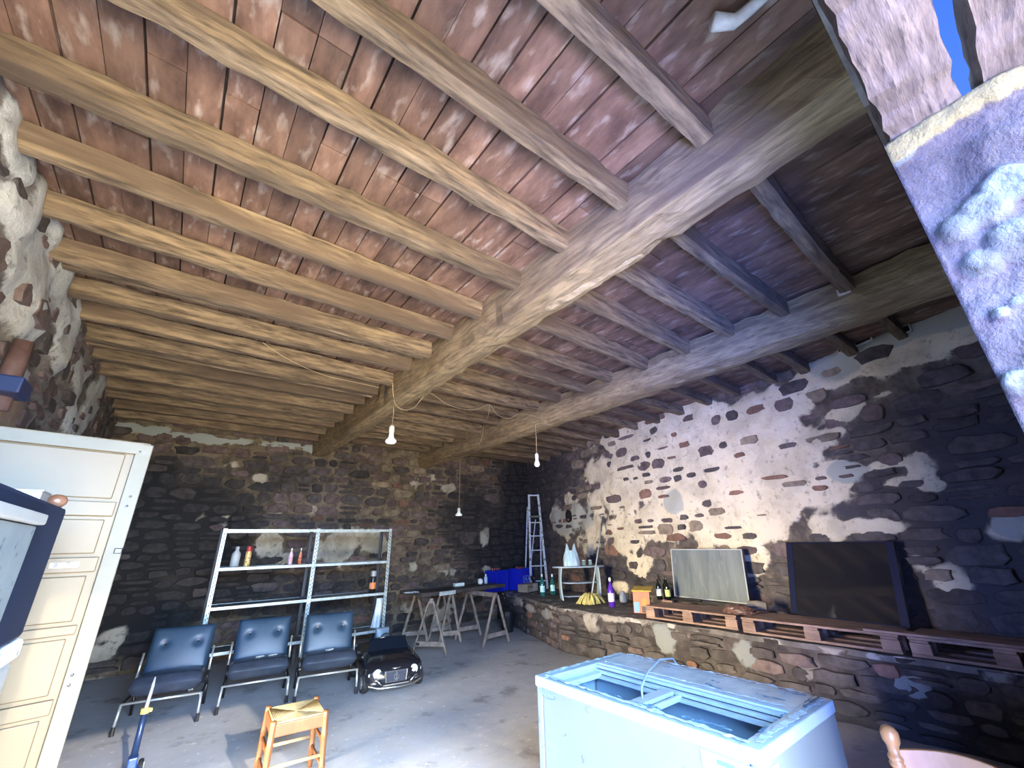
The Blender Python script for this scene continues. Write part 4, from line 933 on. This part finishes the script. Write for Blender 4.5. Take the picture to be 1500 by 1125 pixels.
# green bottles
gg = mat('green_glass', (0.05, 0.30, 0.28), None, .08, trans=.6); glab = mat('bright_label', (0.35, .8, .75), (.6, .85, .85), .4, scale=20)
for px, lb in ((795, 'left of the two green water bottles in front of the stepladder'), (810, 'right of the two green water bottles, beside the plastic table')):
    P = benchp(px, 873 if px == 795 else 871); bottle('water_bottle', lb, P, (ztop(P, 841)-BZ), .05, gg, whc, 'narrow', glab, 'green water bottles on the bench')
# plastic side table
P = benchp(857, 880); tblm = mat('grey_plastic', (0.22, 0.29, 0.36), (0.30, 0.37, 0.43), .45, scale=5)
tt = thing('side_table', 'grey-blue plastic table with curved panel legs and a middle shelf, on the bench', 'table', (P.x+.12, P.y+.22, BZ), math.radians(-36))
kp = FPX/proj(P)[2]; TW = 56/kp; TH = ztop(P, 832)-BZ
for s_ in (-1, 1):
    b = MB(); pr_ = [(s_*(TW/2+.05*(1-math.sin(PI*i/8))*0+.02*math.sin(PI*i/8)), TH*i/8) for i in range(9)]
    V = []; F = []
    for (xx, zz) in pr_:
        wdt = .10+.05*(zz/TH-.5)**2*4
        V += [(xx-.012, -wdt-.02, zz), (xx+.012, -wdt-.02, zz), (xx+.012, wdt, zz), (xx-.012, wdt, zz)]
    for i in range(8):
        for j in range(4): F.append((i*4+j, i*4+(j+1) % 4, (i+1)*4+(j+1) % 4, (i+1)*4+j))
    F += [(3, 2, 1, 0), (32, 33, 34, 35)]
    b.add(V, F); b.build('leg', mat('leg_plastic', (0.42, 0.54, 0.62), None, .4), tt, bevel=.004)
b = MB(); b.prism([(math.cos(a)*TW*.72*(1 if abs(math.cos(a)) < 2 else 1), math.sin(a)*.2) for a in [2*PI*i/28 for i in range(28)]], lambda a_, c_, d_: Vector((a_, c_, TH+d_)), .025); b.build('top', tblm, tt, bevel=.004)
b = MB(); b.prism([(math.cos(a)*TW*.49, math.sin(a)*.14) for a in [2*PI*i/28 for i in range(28)]], lambda a_, c_, d_: Vector((a_, c_, TH*.50+d_)), .02); b.build('shelf', tblm, tt, bevel=.003)
b = MB(); b.box((0, 0.02, .05), (TW*.9, .16, .02)); b.build('base', tblm, tt, bevel=.003)
TP = Vector(tt.location); RT = RZ(math.radians(-36))
# carrier bag on the table
bgm = mat('bag_white', (0.30, 0.47, 0.56), (0.46, 0.60, 0.66), .35, scale=6, bump=.4)
pb = TP+RT @ Vector((-.12, 0, TH+.026))
bg_ = thing('carrier_bag', 'white plastic carrier bag with raised handles on the plastic table', 'bag', pb, math.radians(-36))
BH = .27
def bagf(u, v):
    a = 2*PI*u; r_ = .15*(1-.35*v**2)*(1+.07*math.sin(6*a+4*v)+.05*math.sin(11*a)); return Vector((math.cos(a)*r_, math.sin(a)*r_*.55, v*BH))
b = MB(); b.grid(bagf, 40, 10); b.build('pouch', bgm, bg_, smooth=True)
for s_ in (-1, 1):
    b = MB(); V = []; F = []
    for i in range(9):
        t0 = i/8; wd = .045*(1-t0)+.008; xx = s_*(.06+.01*t0); V += [(xx-wd, -.03*(1-t0), BH-.05+.17*t0), (xx+wd, -.02*(1-t0), BH-.05+.17*t0), (xx+wd, .03*(1-t0), BH-.05+.17*t0), (xx-wd, .03*(1-t0), BH-.05+.17*t0)]
    for i in range(8):
        for j in range(4): F.append((i*4+j, i*4+(j+1) % 4, (i+1)*4+(j+1) % 4, (i+1)*4+j))
    F += [(0, 1, 2, 3), (32, 33, 34, 35)]; b.add(V, F); b.build('handle', bgm, bg_, smooth=True)
jar_m = mat('jar_glass', (0.25, 0.38, 0.38), None, .1, trans=.5)
for dx, lb in ((.12, 'small greenish glass jar beside the carrier bag on the plastic table'), (.24, 'small greenish glass jar at the right end of the plastic table')):
    q = TP+RT @ Vector((dx, .03, TH+.027)); j = thing('jar', lb, 'jar', q); b = MB(); b.lathe([(.03, 0), (.04, .006), (.04, .07), (.03, .08)], n=14); b.build('glass', jar_m, j, smooth=True); b = MB(); b.lathe([(.033, .08), (.033, .095), (0, .096)], n=14); b.build('lid', galv, j)
# mop
Pm = benchp(866, 884); mh = thing('mop', 'mop with yellow strands on the bench, its grey pole leaning on the wall', 'mop', (Pm.x, Pm.y, BZ))
d = ray(888, 757)
t_ = (RW0-O).dot(rwn)/d.dot(rwn); Wt = O+d*t_-Vector((.10, 0, 0)); rel = Wt-Vector((Pm.x, Pm.y, BZ))
b = MB(); b.tube([(0, 0, .05), rel], .012, 8); b.build('pole', mat('mop_pole', (.35, .42, .45), None, .5), mh, smooth=True)
b = MB(); b.tube([rel*.80, rel], .016, 8); b.build('grip', mat('grip_dark', (.05, .055, .07), None, .6), mh)
b = MB(); r3 = random.Random(3); N_ = 60
for i in range(N_):
    a = 2*PI*i/N_+r3.uniform(-.05, .05); R_ = r3.uniform(.17, .30); h_ = r3.uniform(.07, .14)
    b.tube([(0, 0, .13), (math.cos(a)*R_*.45, math.sin(a)*R_*.45*.7, h_+.01), (math.cos(a)*R_*.8, math.sin(a)*R_*.8*.7, h_*.6), (math.cos(a)*R_, math.sin(a)*R_*.7, .006)], [.016, .018, .015, .009], 5)
b.build('strands', mat('yellow_strands', (0.42, 0.36, 0.09), (0.60, 0.54, 0.22), .8, scale=30), mh, smooth=True, kind='stuff')
# purple bottle and jug
P = benchp(897, 889); pur = mat('purple_liquid', (0.10, 0.03, 0.42), None, .12, trans=.2)
bottle('purple_bottle', 'tall purple cleaning bottle with round pale label on the bench', P, ztop(P, 846)-BZ, .052, pur, whc, 'narrow', mat('lilac_label', (.55, .42, .80), (.85, .8, .95), .5, scale=16))
P2 = benchp(908, 883); jg = thing('jug', 'small clear plastic jug behind the purple bottle', 'jug', P2+Vector((.1, 0, 0)))
b = MB(); b.lathe([(.05, 0), (.065, .02), (.06, .10), (.035, .15), (.03, .17)], n=14); b.build('body', mat('clear_jug', (.45, .52, .62), None, .15, trans=.5), jg, smooth=True)
b = MB(); b.tube([(.05, 0, .14), (.09, 0, .12), (.09, 0, .06), (.06, 0, .04)], .008, 6); b.build('handle', whc, jg)
# printed carton leaning against pallet
P = benchp(938, 899); ct = thing('printed_carton', 'orange and yellow printed carton leaning against the end of the pallet', 'carton', (P.x+.05, P.y, BZ), math.radians(-64))
om = mat('orange_print', (0.55, 0.10, 0.035), (0.60, 0.17, 0.10), .5, scale=4); yl = mat('yellow_print', (0.42, .29, .02), (.25, .18, .03), .5, scale=18, ramp=(.5, .6)); blp = mat('blue_print', (.12, .30, .50), None, .5)
kk = FPX/proj(P)[2]; H_ = 30/kk; W2 = 24/kk
Rl = RX(math.radians(-14))
b = MB(); b.box((0, 0, H_/2), (W2, .02, H_), None); xf_mb(b, Rl, (0, 0, 0)).build('front_panel', om, ct, bevel=.002)
b = MB(); b.box((0.02, .10, H_-.0), (W2*1.2, .24, .02)); xf_mb(b, RX(math.radians(8)), (0, 0.06, 0.0)).build('top_flap', yl, ct, bevel=.002)
b = MB(); b.box((-W2*.30, -.012, H_*.25), (W2*.32, .004, H_*.45)); xf_mb(b, Rl, (0, 0, 0)).build('blue_patch', blp, ct)
b = MB(); b.box((W2*.18, -.013, H_*.16), (W2*.36, .004, H_*.28)); xf_mb(b, Rl, (0, 0, 0)).build('dark_patch', black_pl, ct)
b = MB(); b.box((W2*.20, -.0145, H_*.50), (W2*.30, .004, H_*.30)); xf_mb(b, Rl, (0, 0, 0)).build('orange_patch', mat('amber_print', (.50, .20, .02), None, .5), ct)

# ------------------------------------------------------------------ pallets
pal_m = mat('pallet_wood', (0.17, 0.105, 0.08), (0.33, 0.22, 0.17), .8, scale=6, stretch=(2, .7, 2), bump=.3, vary=.15)
PH = .150
def pallet(label, X, Ya, Yb, rz=0):
    L_ = abs(Yb-Ya); t = thing('pallet', label, 'pallet', (X, min(Ya, Yb), BZ), rz, 'pallets along the bench')
    D = .53
    for i, xx in enumerate((.0, D/2-.05, D-.10)):
        b = MB(); b.box((xx+.05, L_/2, .011), (.10, L_, .022)); b.build('board', pal_m, t, bevel=.002)
        for yy in (.07, L_/2, L_-.07):
            b = MB(); b.box((xx+.05, yy, .022+.042), (.10, .135, .082)); b.build('block', pal_m, t, bevel=.003)
    for yy in (.07, L_/2, L_-.07):
        b = MB(); b.box((D/2, yy, .117), (D, .12, .020)); b.build('board', pal_m, t)
    for i in range(5):
        xx = .05+i*(D-.1)/4
        b = MB(); b.box((xx, L_/2, .139), (.10, L_, .021), RZ(.0)); b.build('board', pal_m, t, bevel=.002)
    return t
pallet('left pallet on the bench, with the wine bottles and the dusty grey screen behind it', 5.26, 2.64, 3.86)
pallet('middle pallet on the bench, under the large black screen', 5.20, 1.21, 2.56)
pallet('right pallet on the bench, running out of the frame by the doorway', 5.19, 0.03, 1.15)
PT = BZ+PH
b = MB(); b.box((0, 0, .011), (.12, 1.0, .02)); o = b.build('loose_board', pal_m, bevel=.002); o.location = (5.25, .95, PT+.001); tag(o, 'loose reddish board lying along the front edge of the right pallets', 'board')
# screens
def screen(label, P0_, width, height, lean, rz, m_glass, m_frame, bez, name='television'):
    t = thing(name, label, 'television', P0_, rz)
    Rl = RY(math.radians(lean))      # screen faces -x, leaning back towards +x
    def pt(b): return xf_mb(b, Rl, (0, 0, 0))
    b = MB(); b.box((.028, 0, height/2), (.045, width, height)); pt(b).build('back_case', black_pl, t, bevel=.006)
    b = MB(); b.box((.003, 0, height/2), (.004, width-2*bez[0], height-2*bez[1])); pt(b).build('glass', m_glass, t)
    b = MB()
    for s_ in (-1, 1):
        b.box((.0, s_*(width/2-bez[0]/2), height/2), (.014, bez[0], height)); b.box((.0, 0, height/2+s_*(height/2-bez[1]/2)), (.014, width, bez[1]))
    pt(b).build('bezel', m_frame, t, bevel=.002)
    return t
dusty = mat('dusty_screen', (0.085, 0.105, 0.115), (0.15, 0.175, 0.18), .45, scale=1.6, stretch=(1, 5, .8), detail=6, spots=(9, .62, .75, (.22, .23, .22)))
gl_b = mat('black_glass', (0.014, 0.014, 0.016), None, 0.03)
tv1 = screen('flat screen with dusty grey glass leaning on the wall, left of the large black screen', (6.06, 3.37, PT+.03), 1.16, .66, 6, math.radians(-7), dusty, mat('worn_bezel', (.35, .38, .40), None, .4), (.012, .012))
tv2 = screen('large glossy black screen with broad dark side frames, standing on the middle pallet', (5.69, 1.72, PT+.003), 1.08, .79, 17, math.radians(-10), gl_b, mat('navy_bezel', (.010, .014, .035), None, .25), (.07, .012))
b = MB(); b.box((0, 0, .012), (.10, 1.0, .024)); b.box((0, .2, .035), (.06, .3, .02)); o = b.build('screen_stand', black_pl, bevel=.004); o.location = (5.90, 3.35, PT+.002); tag(o, 'black plastic foot lying under the dusty grey screen', 'stand')
# wine bottles
wg = mat('wine_glass', (0.006, 0.010, 0.008), None, .08); wl_m = mat('wine_label', (.62, .70, .66), None, .6)
for (px, py, top, lb, lm) in ((966, 871, 824, 'dark wine bottle with white label, on the left pallet', wl_m), (979, 874, 826, 'dark wine bottle with narrow yellow-green label, right of the white-labelled one', mat('yg_label', (.45, .5, .18), None, .6)), (974, 868, 822, 'unlabelled dark bottle standing behind the two wine bottles', None)):
    P = at(px, py, 2, PT); 
    P = O+(P-O)*1.0; 
    s_ = 5.85/P.x if P.x > 5.85 else 1
    P = Vector((P.x*s_, P.y*s_, PT+.002)) if s_ < 1 else P
    if lm is None: P = P+Vector((.12, .06, 0))
    bottle('wine_bottle', lb, P, .31, .038, wg, black_pl, 'wine', lm, 'dark bottles on the pallet')
b = MB(); b.lathe([(.0, 0), (.022, .0), (.020, .02), (.012, .03), (0, .031)], n=10); o = b.build('red_cap', mat('red_cap_p', (.5, .10, .12), None, .5), smooth=True); P = at(972, 877, 2, PT); o.location = (5.72, P.y*5.72/P.x, PT+.002); tag(o, 'small red cap on the pallet in front of the wine bottles', 'cap')
b = MB(); b.box((0, 0, .012), (.05, .16, .022)); o = b.build('wood_offcut', pal_m, bevel=.002); o.location = (5.72, 4.02-.22, PT+.002); tag(o, 'short wood offcut beside the wine bottles', 'offcut')
# crumpled brown bag, log
P = at(1078, 888, 2, PT); cbm = mat('brown_wrap', (0.05, 0.024, 0.02), (0.16, 0.09, 0.075), .35, scale=24, bump=.8)
b = MB()
def lump(u, v):
    a = 2*PI*u; e = math.sin(PI*min(v, .999)*.5); r_ = math.cos(v*PI/2)**.6*(1+.25*fr(math.cos(a)*2, math.sin(a)*2+v*2, 3, 1.5)); return Vector((math.cos(a)*.11*r_, math.sin(a)*.19*r_, .085*e*(1+.2*fr(u*8, v*5, 2, 1))))
b.grid(lump, 28, 8); o = b.build('crumpled_wrapping', cbm); o.location = (5.43, 2.68, PT+.003); tag(o, 'crumpled brown wrapping on the joint between the left and middle pallets', 'wrapping')
b = MB(); b.tube([(0, -.10, .055), (0, 0, .06), (.01, .10, .055)], [.05, .058, .052], 12); o = b.build('log', mat('log_grey', (.14, .12, .10), (.25, .22, .19), .85, scale=8, bump=.4), bevel=.008)
P = at(1117, 880, 2, PT); s_ = 5.86/P.x; o.location = (5.70, P.y*s_, PT+.002); o.rotation_euler = (0, 0, .3); tag(o, 'short grey log lying between the two screens', 'log')

# ------------------------------------------------------------------ display freezer in the foreground
FX0, FX1, FY0, FY1, FH = 1.84, 2.61, 0.93, 2.17, .88
enamel = mat('freezer_white', (0.165, 0.185, 0.175), (0.185, 0.205, 0.19), .3, scale=3, spots=(12, .69, .71, (.11, .125, .13)))
film = mat('peeling_film', (0.30, 0.42, 0.47), (0.42, 0.54, 0.58), .25, scale=9, bump=.4); film_d = mat('torn_film_edge', (0.06, 0.12, 0.17), None, .5)
steel = mat('freezer_rim', (0.33, 0.43, 0.47), (0.42, 0.52, 0.55), .3, .2, scale=7)
inner = mat('freezer_inner', (0.16, 0.26, 0.36), None, .4)
fz_ = thing('display_freezer', 'white open-topped display freezer with torn protective film, in the foreground', 'freezer', ((FX0+FX1)/2, (FY0+FY1)/2, 0))
W3, D3 = FX1-FX0, FY1-FY0
b = MB(); t_ = .05
b.box((-W3/2+t_/2, 0, (FH-.03)/2+.03), (t_, D3-2*t_, FH-.09)); b.box((W3/2-.16, 0, FH/2), (.32, D3-2*t_-.002, FH-.06)); b.box((0, -D3/2+t_/2, (FH-.03)/2+.03), (W3, t_, FH-.09)); b.box((0, D3/2-t_/2, (FH-.03)/2+.03), (W3, t_, FH-.09)); b.box((0, 0, .06), (W3, D3, .08))
b.build('body', enamel, fz_, bevel=.012)
b = MB(); b.box((-.15, 0, .32), (W3-.42, D3-.12, .01)); b.build('inner_floor', inner, fz_)
b = MB()      # inner lining, darker
b.box((-W3/2+t_+.004, 0, .56), (.006, D3-.12, .5)); b.box((W3/2-.324, 0, .56), (.006, D3-.12, .5)); b.box((-.13, -D3/2+t_+.004, .56), (W3-.42, .006, .5)); b.box((-.13, D3/2-t_-.004, .56), (W3-.42, .006, .5)); b.build('lining', inner, fz_)
b = MB(); b.box((-W3/2+.030, 0, FH-.025), (.066, D3+.012, .05)); b.build('rim', steel, fz_, bevel=.006)
b = MB(); b.box((0, -D3/2+.035, FH-.022), (W3+.012, .076, .05)); b.build('rim', steel, fz_, bevel=.006)
b = MB(); b.box((0, D3/2-.035, FH-.022), (W3+.012, .076, .05)); b.build('rim', steel, fz_, bevel=.006)
b = MB(); b.box((W3/2-.155, 0, FH-.012), (.30, D3-.14, .03)); b.build('rear_deck', film, fz_, bevel=.004, label='flat rear deck still covered with pale blue film')
for (dx, dz) in ((-.315, -.004), (-.345, -.022), (-.375, -.040)):
    b = MB(); b.box((W3/2+dx, 0, FH+dz-.008), (.028, D3-.14, .016)); b.build('lid_track', steel, fz_, bevel=.002)
b = MB(); b.box((-.135, 0.02, FH-.03), (W3-.46, .07, .02)); b.build('crossbar', steel, fz_, bevel=.003)
for yy_, dd_ in ((-.05, .02), (D3/2-.12, .05)):
    b = MB(); b.box((-.135, yy_, FH-.04), (W3-.46, dd_, .025)); b.build('lid_handle', mat('handle_clear', (.36, .48, .50), None, .2), fz_, bevel=.003)
for i in range(12):
    b = MB(); b.bar((-.33, -D3/2+.10+i*.043, FH-.16), (.06, -D3/2+.10+i*.043, FH-.16), .006, .006); b.build('grate_bar', mat('grate', (.06, .09, .14), None, .4), fz_)
b = MB(); b.box((-.15, .36, .55), (.02, .03, .50)); b.build('post', whc, fz_)
# torn film along the rims: ragged strips of thin plastic
def ragged(a, b_, w_, n_, seed, amp=.5, z=0):
    r4 = random.Random(seed); a = Vector(a); b_ = Vector(b_); d = b_-a; L_ = d.length; d.normalize(); s4 = d.cross(Vector((0, 0, 1))).normalized()
    m = MB(); V = []; F = []
    for i in range(n_+1):
        p = a+d*L_*i/n_; w1 = w_*(.5+amp*r4.uniform(-.6, 1)); V += [p+s4*w1+Vector((0, 0, r4.uniform(0, .006))), p-s4*w_*(.4+amp*r4.uniform(-.6, .8))+Vector((0, 0, r4.uniform(0, .006)))]
    for i in range(n_): F.append((2*i, 2*i+1, 2*i+3, 2*i+2))
    m.add(V, F); return m
for (a, c_, w_, n_, sd) in (((-W3/2+.03, -D3/2+.05, FH+.003), (-W3/2+.03, D3/2-.05, FH+.003), .02, 60, 1), ((-W3/2+.05, -D3/2+.03, FH+.006), (W3/2-.02, -D3/2+.03, FH+.006), .022, 34, 2), ((-W3/2+.05, D3/2-.03, FH+.006), (W3/2-.02, D3/2-.03, FH+.006), .02, 30, 3),
                            ((W3/2-.02, -D3/2+.08, FH+.008), (W3/2-.02, D3/2-.08, FH+.008), .014, 50, 4), ((W3/2-.27, -D3/2+.1, FH+.006), (W3/2-.27, D3/2-.1, FH+.006), .010, 50, 5)):
    ragged(a, c_, w_, n_, sd).build('film_strip', film, fz_, solid=.001)
r5 = random.Random(9)
for k in range(26):
    side = k % 3
    if side == 0: x_, y_ = -W3/2+.045+r5.uniform(-.01, .02), r5.uniform(-.55, .55); ax_ = (0, 1)
    elif side == 1: x_, y_ = r5.uniform(-.3, .33), -D3/2+.05+r5.uniform(-.02, .02); ax_ = (1, 0)
    else: x_, y_ = W3/2-.25+r5.uniform(-.02, .2), r5.uniform(-.55, .45); ax_ = (r5.uniform(-.6, .6), 1)
    l_ = r5.uniform(.02, .07)
    ragged((x_-ax_[0]*l_, y_-ax_[1]*l_, FH+.012), (x_+ax_[0]*l_, y_+ax_[1]*l_, FH+.012), .005, 6, 50+k, .9).build('film_tear', film_d, fz_, solid=.001)
# tape around the near corner
b = MB(); b.box((-W3/2-.001, -D3/2+.12, FH-.085), (.006, .24, .055)); b.box((-W3/2+.055, -D3/2-.001, FH-.085), (.115, .006, .055)); b.build('corner_sticker', mat('sticker_blue', (.30, .48, .68), None, .3), fz_)
b = MB(); b.box((-W3/2-.005, -D3/2+.14, FH-.08), (.003, .07, .014)); b.box((-W3/2+.055, -D3/2-.005, FH-.08), (.035, .003, .014)); b.build('sticker_print', mat('print_grey', (.10, .18, .28), None, .4), fz_)
# oval badge
b = MB(); bad = [(math.cos(a)*.072, math.sin(a)*.021) for a in [2*PI*i/32 for i in range(32)]]
b.tube([(-W3/2-.004, D3/2-.10+p[0], FH-.072+p[1]) for p in bad+[bad[0]]], .0016, 5); badge = b.build('oval_badge', mat('badge_grey', (.18, .30, .34), None, .4), fz_)
text('MACALEC', .026, mat('badge_grey', 0), fz_, (-W3/2-.004, D3/2-.10, FH-.072), (PI/2, 0, -PI/2))
# cable
cab = MB(); pA = at(941, 1022, 2, .86); pB = at(985, 968, 2, .90); ctr = Vector(fz_.location)
mid1 = at(948, 985, 0, 2.2); mid2 = at(966, 966, 0, 2.4)
cab.tube([pA-ctr+Vector((0, 0, -.1)), pA-ctr+Vector((0, 0, .04)), mid1-ctr, mid2-ctr, Vector((W3/2-.02, pB.y-ctr.y-.02, .92)), Vector((W3/2+.03, pB.y-ctr.y-.03, .84)), Vector((W3/2+.03, pB.y-ctr.y-.03, .5))], .006, 8)
cab.build('cable', mat('grey_cable', (.20, .27, .33), None, .4), fz_, smooth=True)

# ------------------------------------------------------------------ wooden chair in the lower right corner
cw = mat('orange_wood', (0.27, 0.115, 0.036), (0.35, 0.165, 0.056), .35, scale=5, stretch=(2, 2, .6))
ch = thing('wooden_chair', 'varnished orange-brown wooden chair with turned back post, lower right corner', 'chair', (2.18, .62, 0), 0)
pp = [(0, .018), (.42, .022), (.80, .019), (.838, .019), (.842, .024), (.852, .025), (.857, .020), (.862, .024), (.872, .024), (.877, .019), (.90, .018), (.915, .026), (.94, .027), (.955, .018), (.96, .008)]
for yy in (0, -.42):
    b = MB(); b.tube([(0.0, yy, z) for z, r_ in pp], [r_ for z, r_ in pp], 14); b.build('back_post', cw, ch, smooth=True)
b = MB(); V = []; F = []
for i in range(17):
    t0 = i/16; y = -.015-.39*t0; zt = .895+.03*math.sin(PI*t0)-.04*t0*t0; xo = .03*math.sin(PI*t0); V += [(xo-.009, y, .74), (xo+.009, y, .74), (xo+.009, y, zt), (xo-.009, y, zt)]
for i in range(16):
    for j in range(4): F.append((i*4+j, i*4+(j+1) % 4, (i+1)*4+(j+1) % 4, (i+1)*4+j))
F += [(3, 2, 1, 0), (64, 65, 66, 67)]
b.add(V, F); b.build('crest_rail', cw, ch, bevel=.003)
b = MB(); b.box((0, -.21, .60), (.018, .40, .06)); b.build('back_slat', cw, ch, bevel=.003)
b = MB(); b.box((.21, -.21, .44), (.44, .44, .03)); b.build('seat', rush, ch, bevel=.01)
for yy in (0, -.42):
    b = MB(); b.tube([(.40, yy, 0), (.40, yy, .44)], .019, 12); b.build('leg', cw, ch, smooth=True)
    b = MB(); b.tube([(0, yy, .22), (.40, yy, .22)], .011, 8); b.build('stretcher', cw, ch, smooth=True)
b = MB(); b.tube([(0.40, 0, .3), (.40, -.42, .3)], .011, 8); b.build('stretcher', cw, ch, smooth=True)

# ------------------------------------------------------------------ hanging bulbs and wiring
wire_m = mat('wire_pale', (0.40, 0.32, 0.20), None, .6); bulb_m = mat('bulb_glass', (0.85, 0.90, 0.86), None, .25, emit=((0.85, 1.0, 0.95, 1), 0.25)); sock = mat('socket', (0.75, .77, .74), None, .4)
def pend(label, P, ztopw, h, r, kind):
    t = thing('hanging_bulb', label, 'light bulb', P, 0)
    b = MB(); b.tube([(0, 0, h), (.004, 0, (h+ztopw-P[2])/2), (0, 0, ztopw-P[2]), (.07, 0, ztopw-P[2]+.03)], .004, 6); b.build('wire', wire_m, t)
    if kind == 'reflector': pr = [(0.0, 0), (r*.75, .004), (r, r*.35), (r*.95, r*.6), (r*.5, r*1.1), (r*.38, h*.62)]
    elif kind == 'shade': pr = [(0, 0), (r*.9, .004), (r, r*.4), (r*.5, r*.9), (r*.35, h*.6)]
    else: pr = [(0.0, 0), (r*.6, .006), (r, r*.8), (r*.9, r*1.3), (r*.5, h*.55)]
    b = MB(); b.lathe(pr, n=18); b.build('bulb', bulb_m, t, smooth=True)
    z0 = pr[-1][1]; rr = pr[-1][0]; b = MB(); b.lathe([(rr, z0-.004), (rr*1.25, z0+.004), (rr*1.25, h*.9), (rr*.6, h), (0, h)], n=14); b.build('lamp_holder', sock, t)
    return t
P = Vector((1.93, 5.0, 0)); P.x = at(573, 640, 1, 5.0).x
zb = ztop(P, 650); h = ztop(P, 623)-zb; P.z = zb; pend('white reflector bulb hanging on a wire from the left main beam', P, 3.32, h, 8.2/FPX*proj(P)[2], 'reflector')
Q = at(787, 684, 0, 4.075); zb = Q.z; h = ztop(Q, 664)-zb; pend('small white bulb hanging on a long wire from the right main beam', Q, ztop(Q, 622), h, 4.2/FPX*proj(Q)[2], 'small')
Q3 = at(672, 756, 1, 7.3); zb = Q3.z; h = ztop(Q3, 744)-zb; pend('small bell-shaped bulb hanging low in front of the back wall, above the trestles', Q3, 3.52, h, 5/FPX*proj(Q3)[2], 'shade')
def wire(label, pts, r=.005):
    b = MB()
    # smooth
    P_ = [Vector(p) for p in pts]; out = []
    for i in range(len(P_)-1):
        p0, p1, p2, p3 = P_[max(i-1, 0)], P_[i], P_[i+1], P_[min(i+2, len(P_)-1)]
        for k in range(5):
            t = k/5; out.append(.5*((2*p1)+(-p0+p2)*t+(2*p0-5*p1+4*p2-p3)*t*t+(-p0+3*p1-3*p2+p3)*t**3))
    out.append(P_[-1]); b.tube(out, r, 6); return tag(b.build('cable', wire_m, smooth=True), label, 'cable')
wire('thin pale cable looping under the joists between the two main beams', [at(575, 560, 0, 1.76), at(578, 590, 2, 3.30), at(590, 600, 2, 3.26), at(605, 598, 2, 3.26), at(617, 585, 2, 3.30), at(630, 576, 2, 3.45), at(655, 592, 2, 3.48), at(680, 600, 2, 3.50), at(700, 599, 2, 3.50), at(717, 593, 2, 3.52), at(728, 607, 2, 3.48), at(745, 613, 2, 3.47), at(762, 606, 0, 4.06), at(785, 610, 0, 4.06)])
wire('short cable end dangling from the joist between the beams', [at(717, 593, 2, 3.52), at(715, 610, 2, 3.46), at(709, 622, 0, 4.05), at(706, 640, 0, 4.05), at(701, 652, 0, 4.05)])
wire('thin pale cable drooping below the left joists', [at(385, 502, 2, 3.50), at(420, 525, 2, 3.49), at(470, 548, 2, 3.49), at(520, 560, 2, 3.49), at(556, 568, 2, 3.49)], .0035)
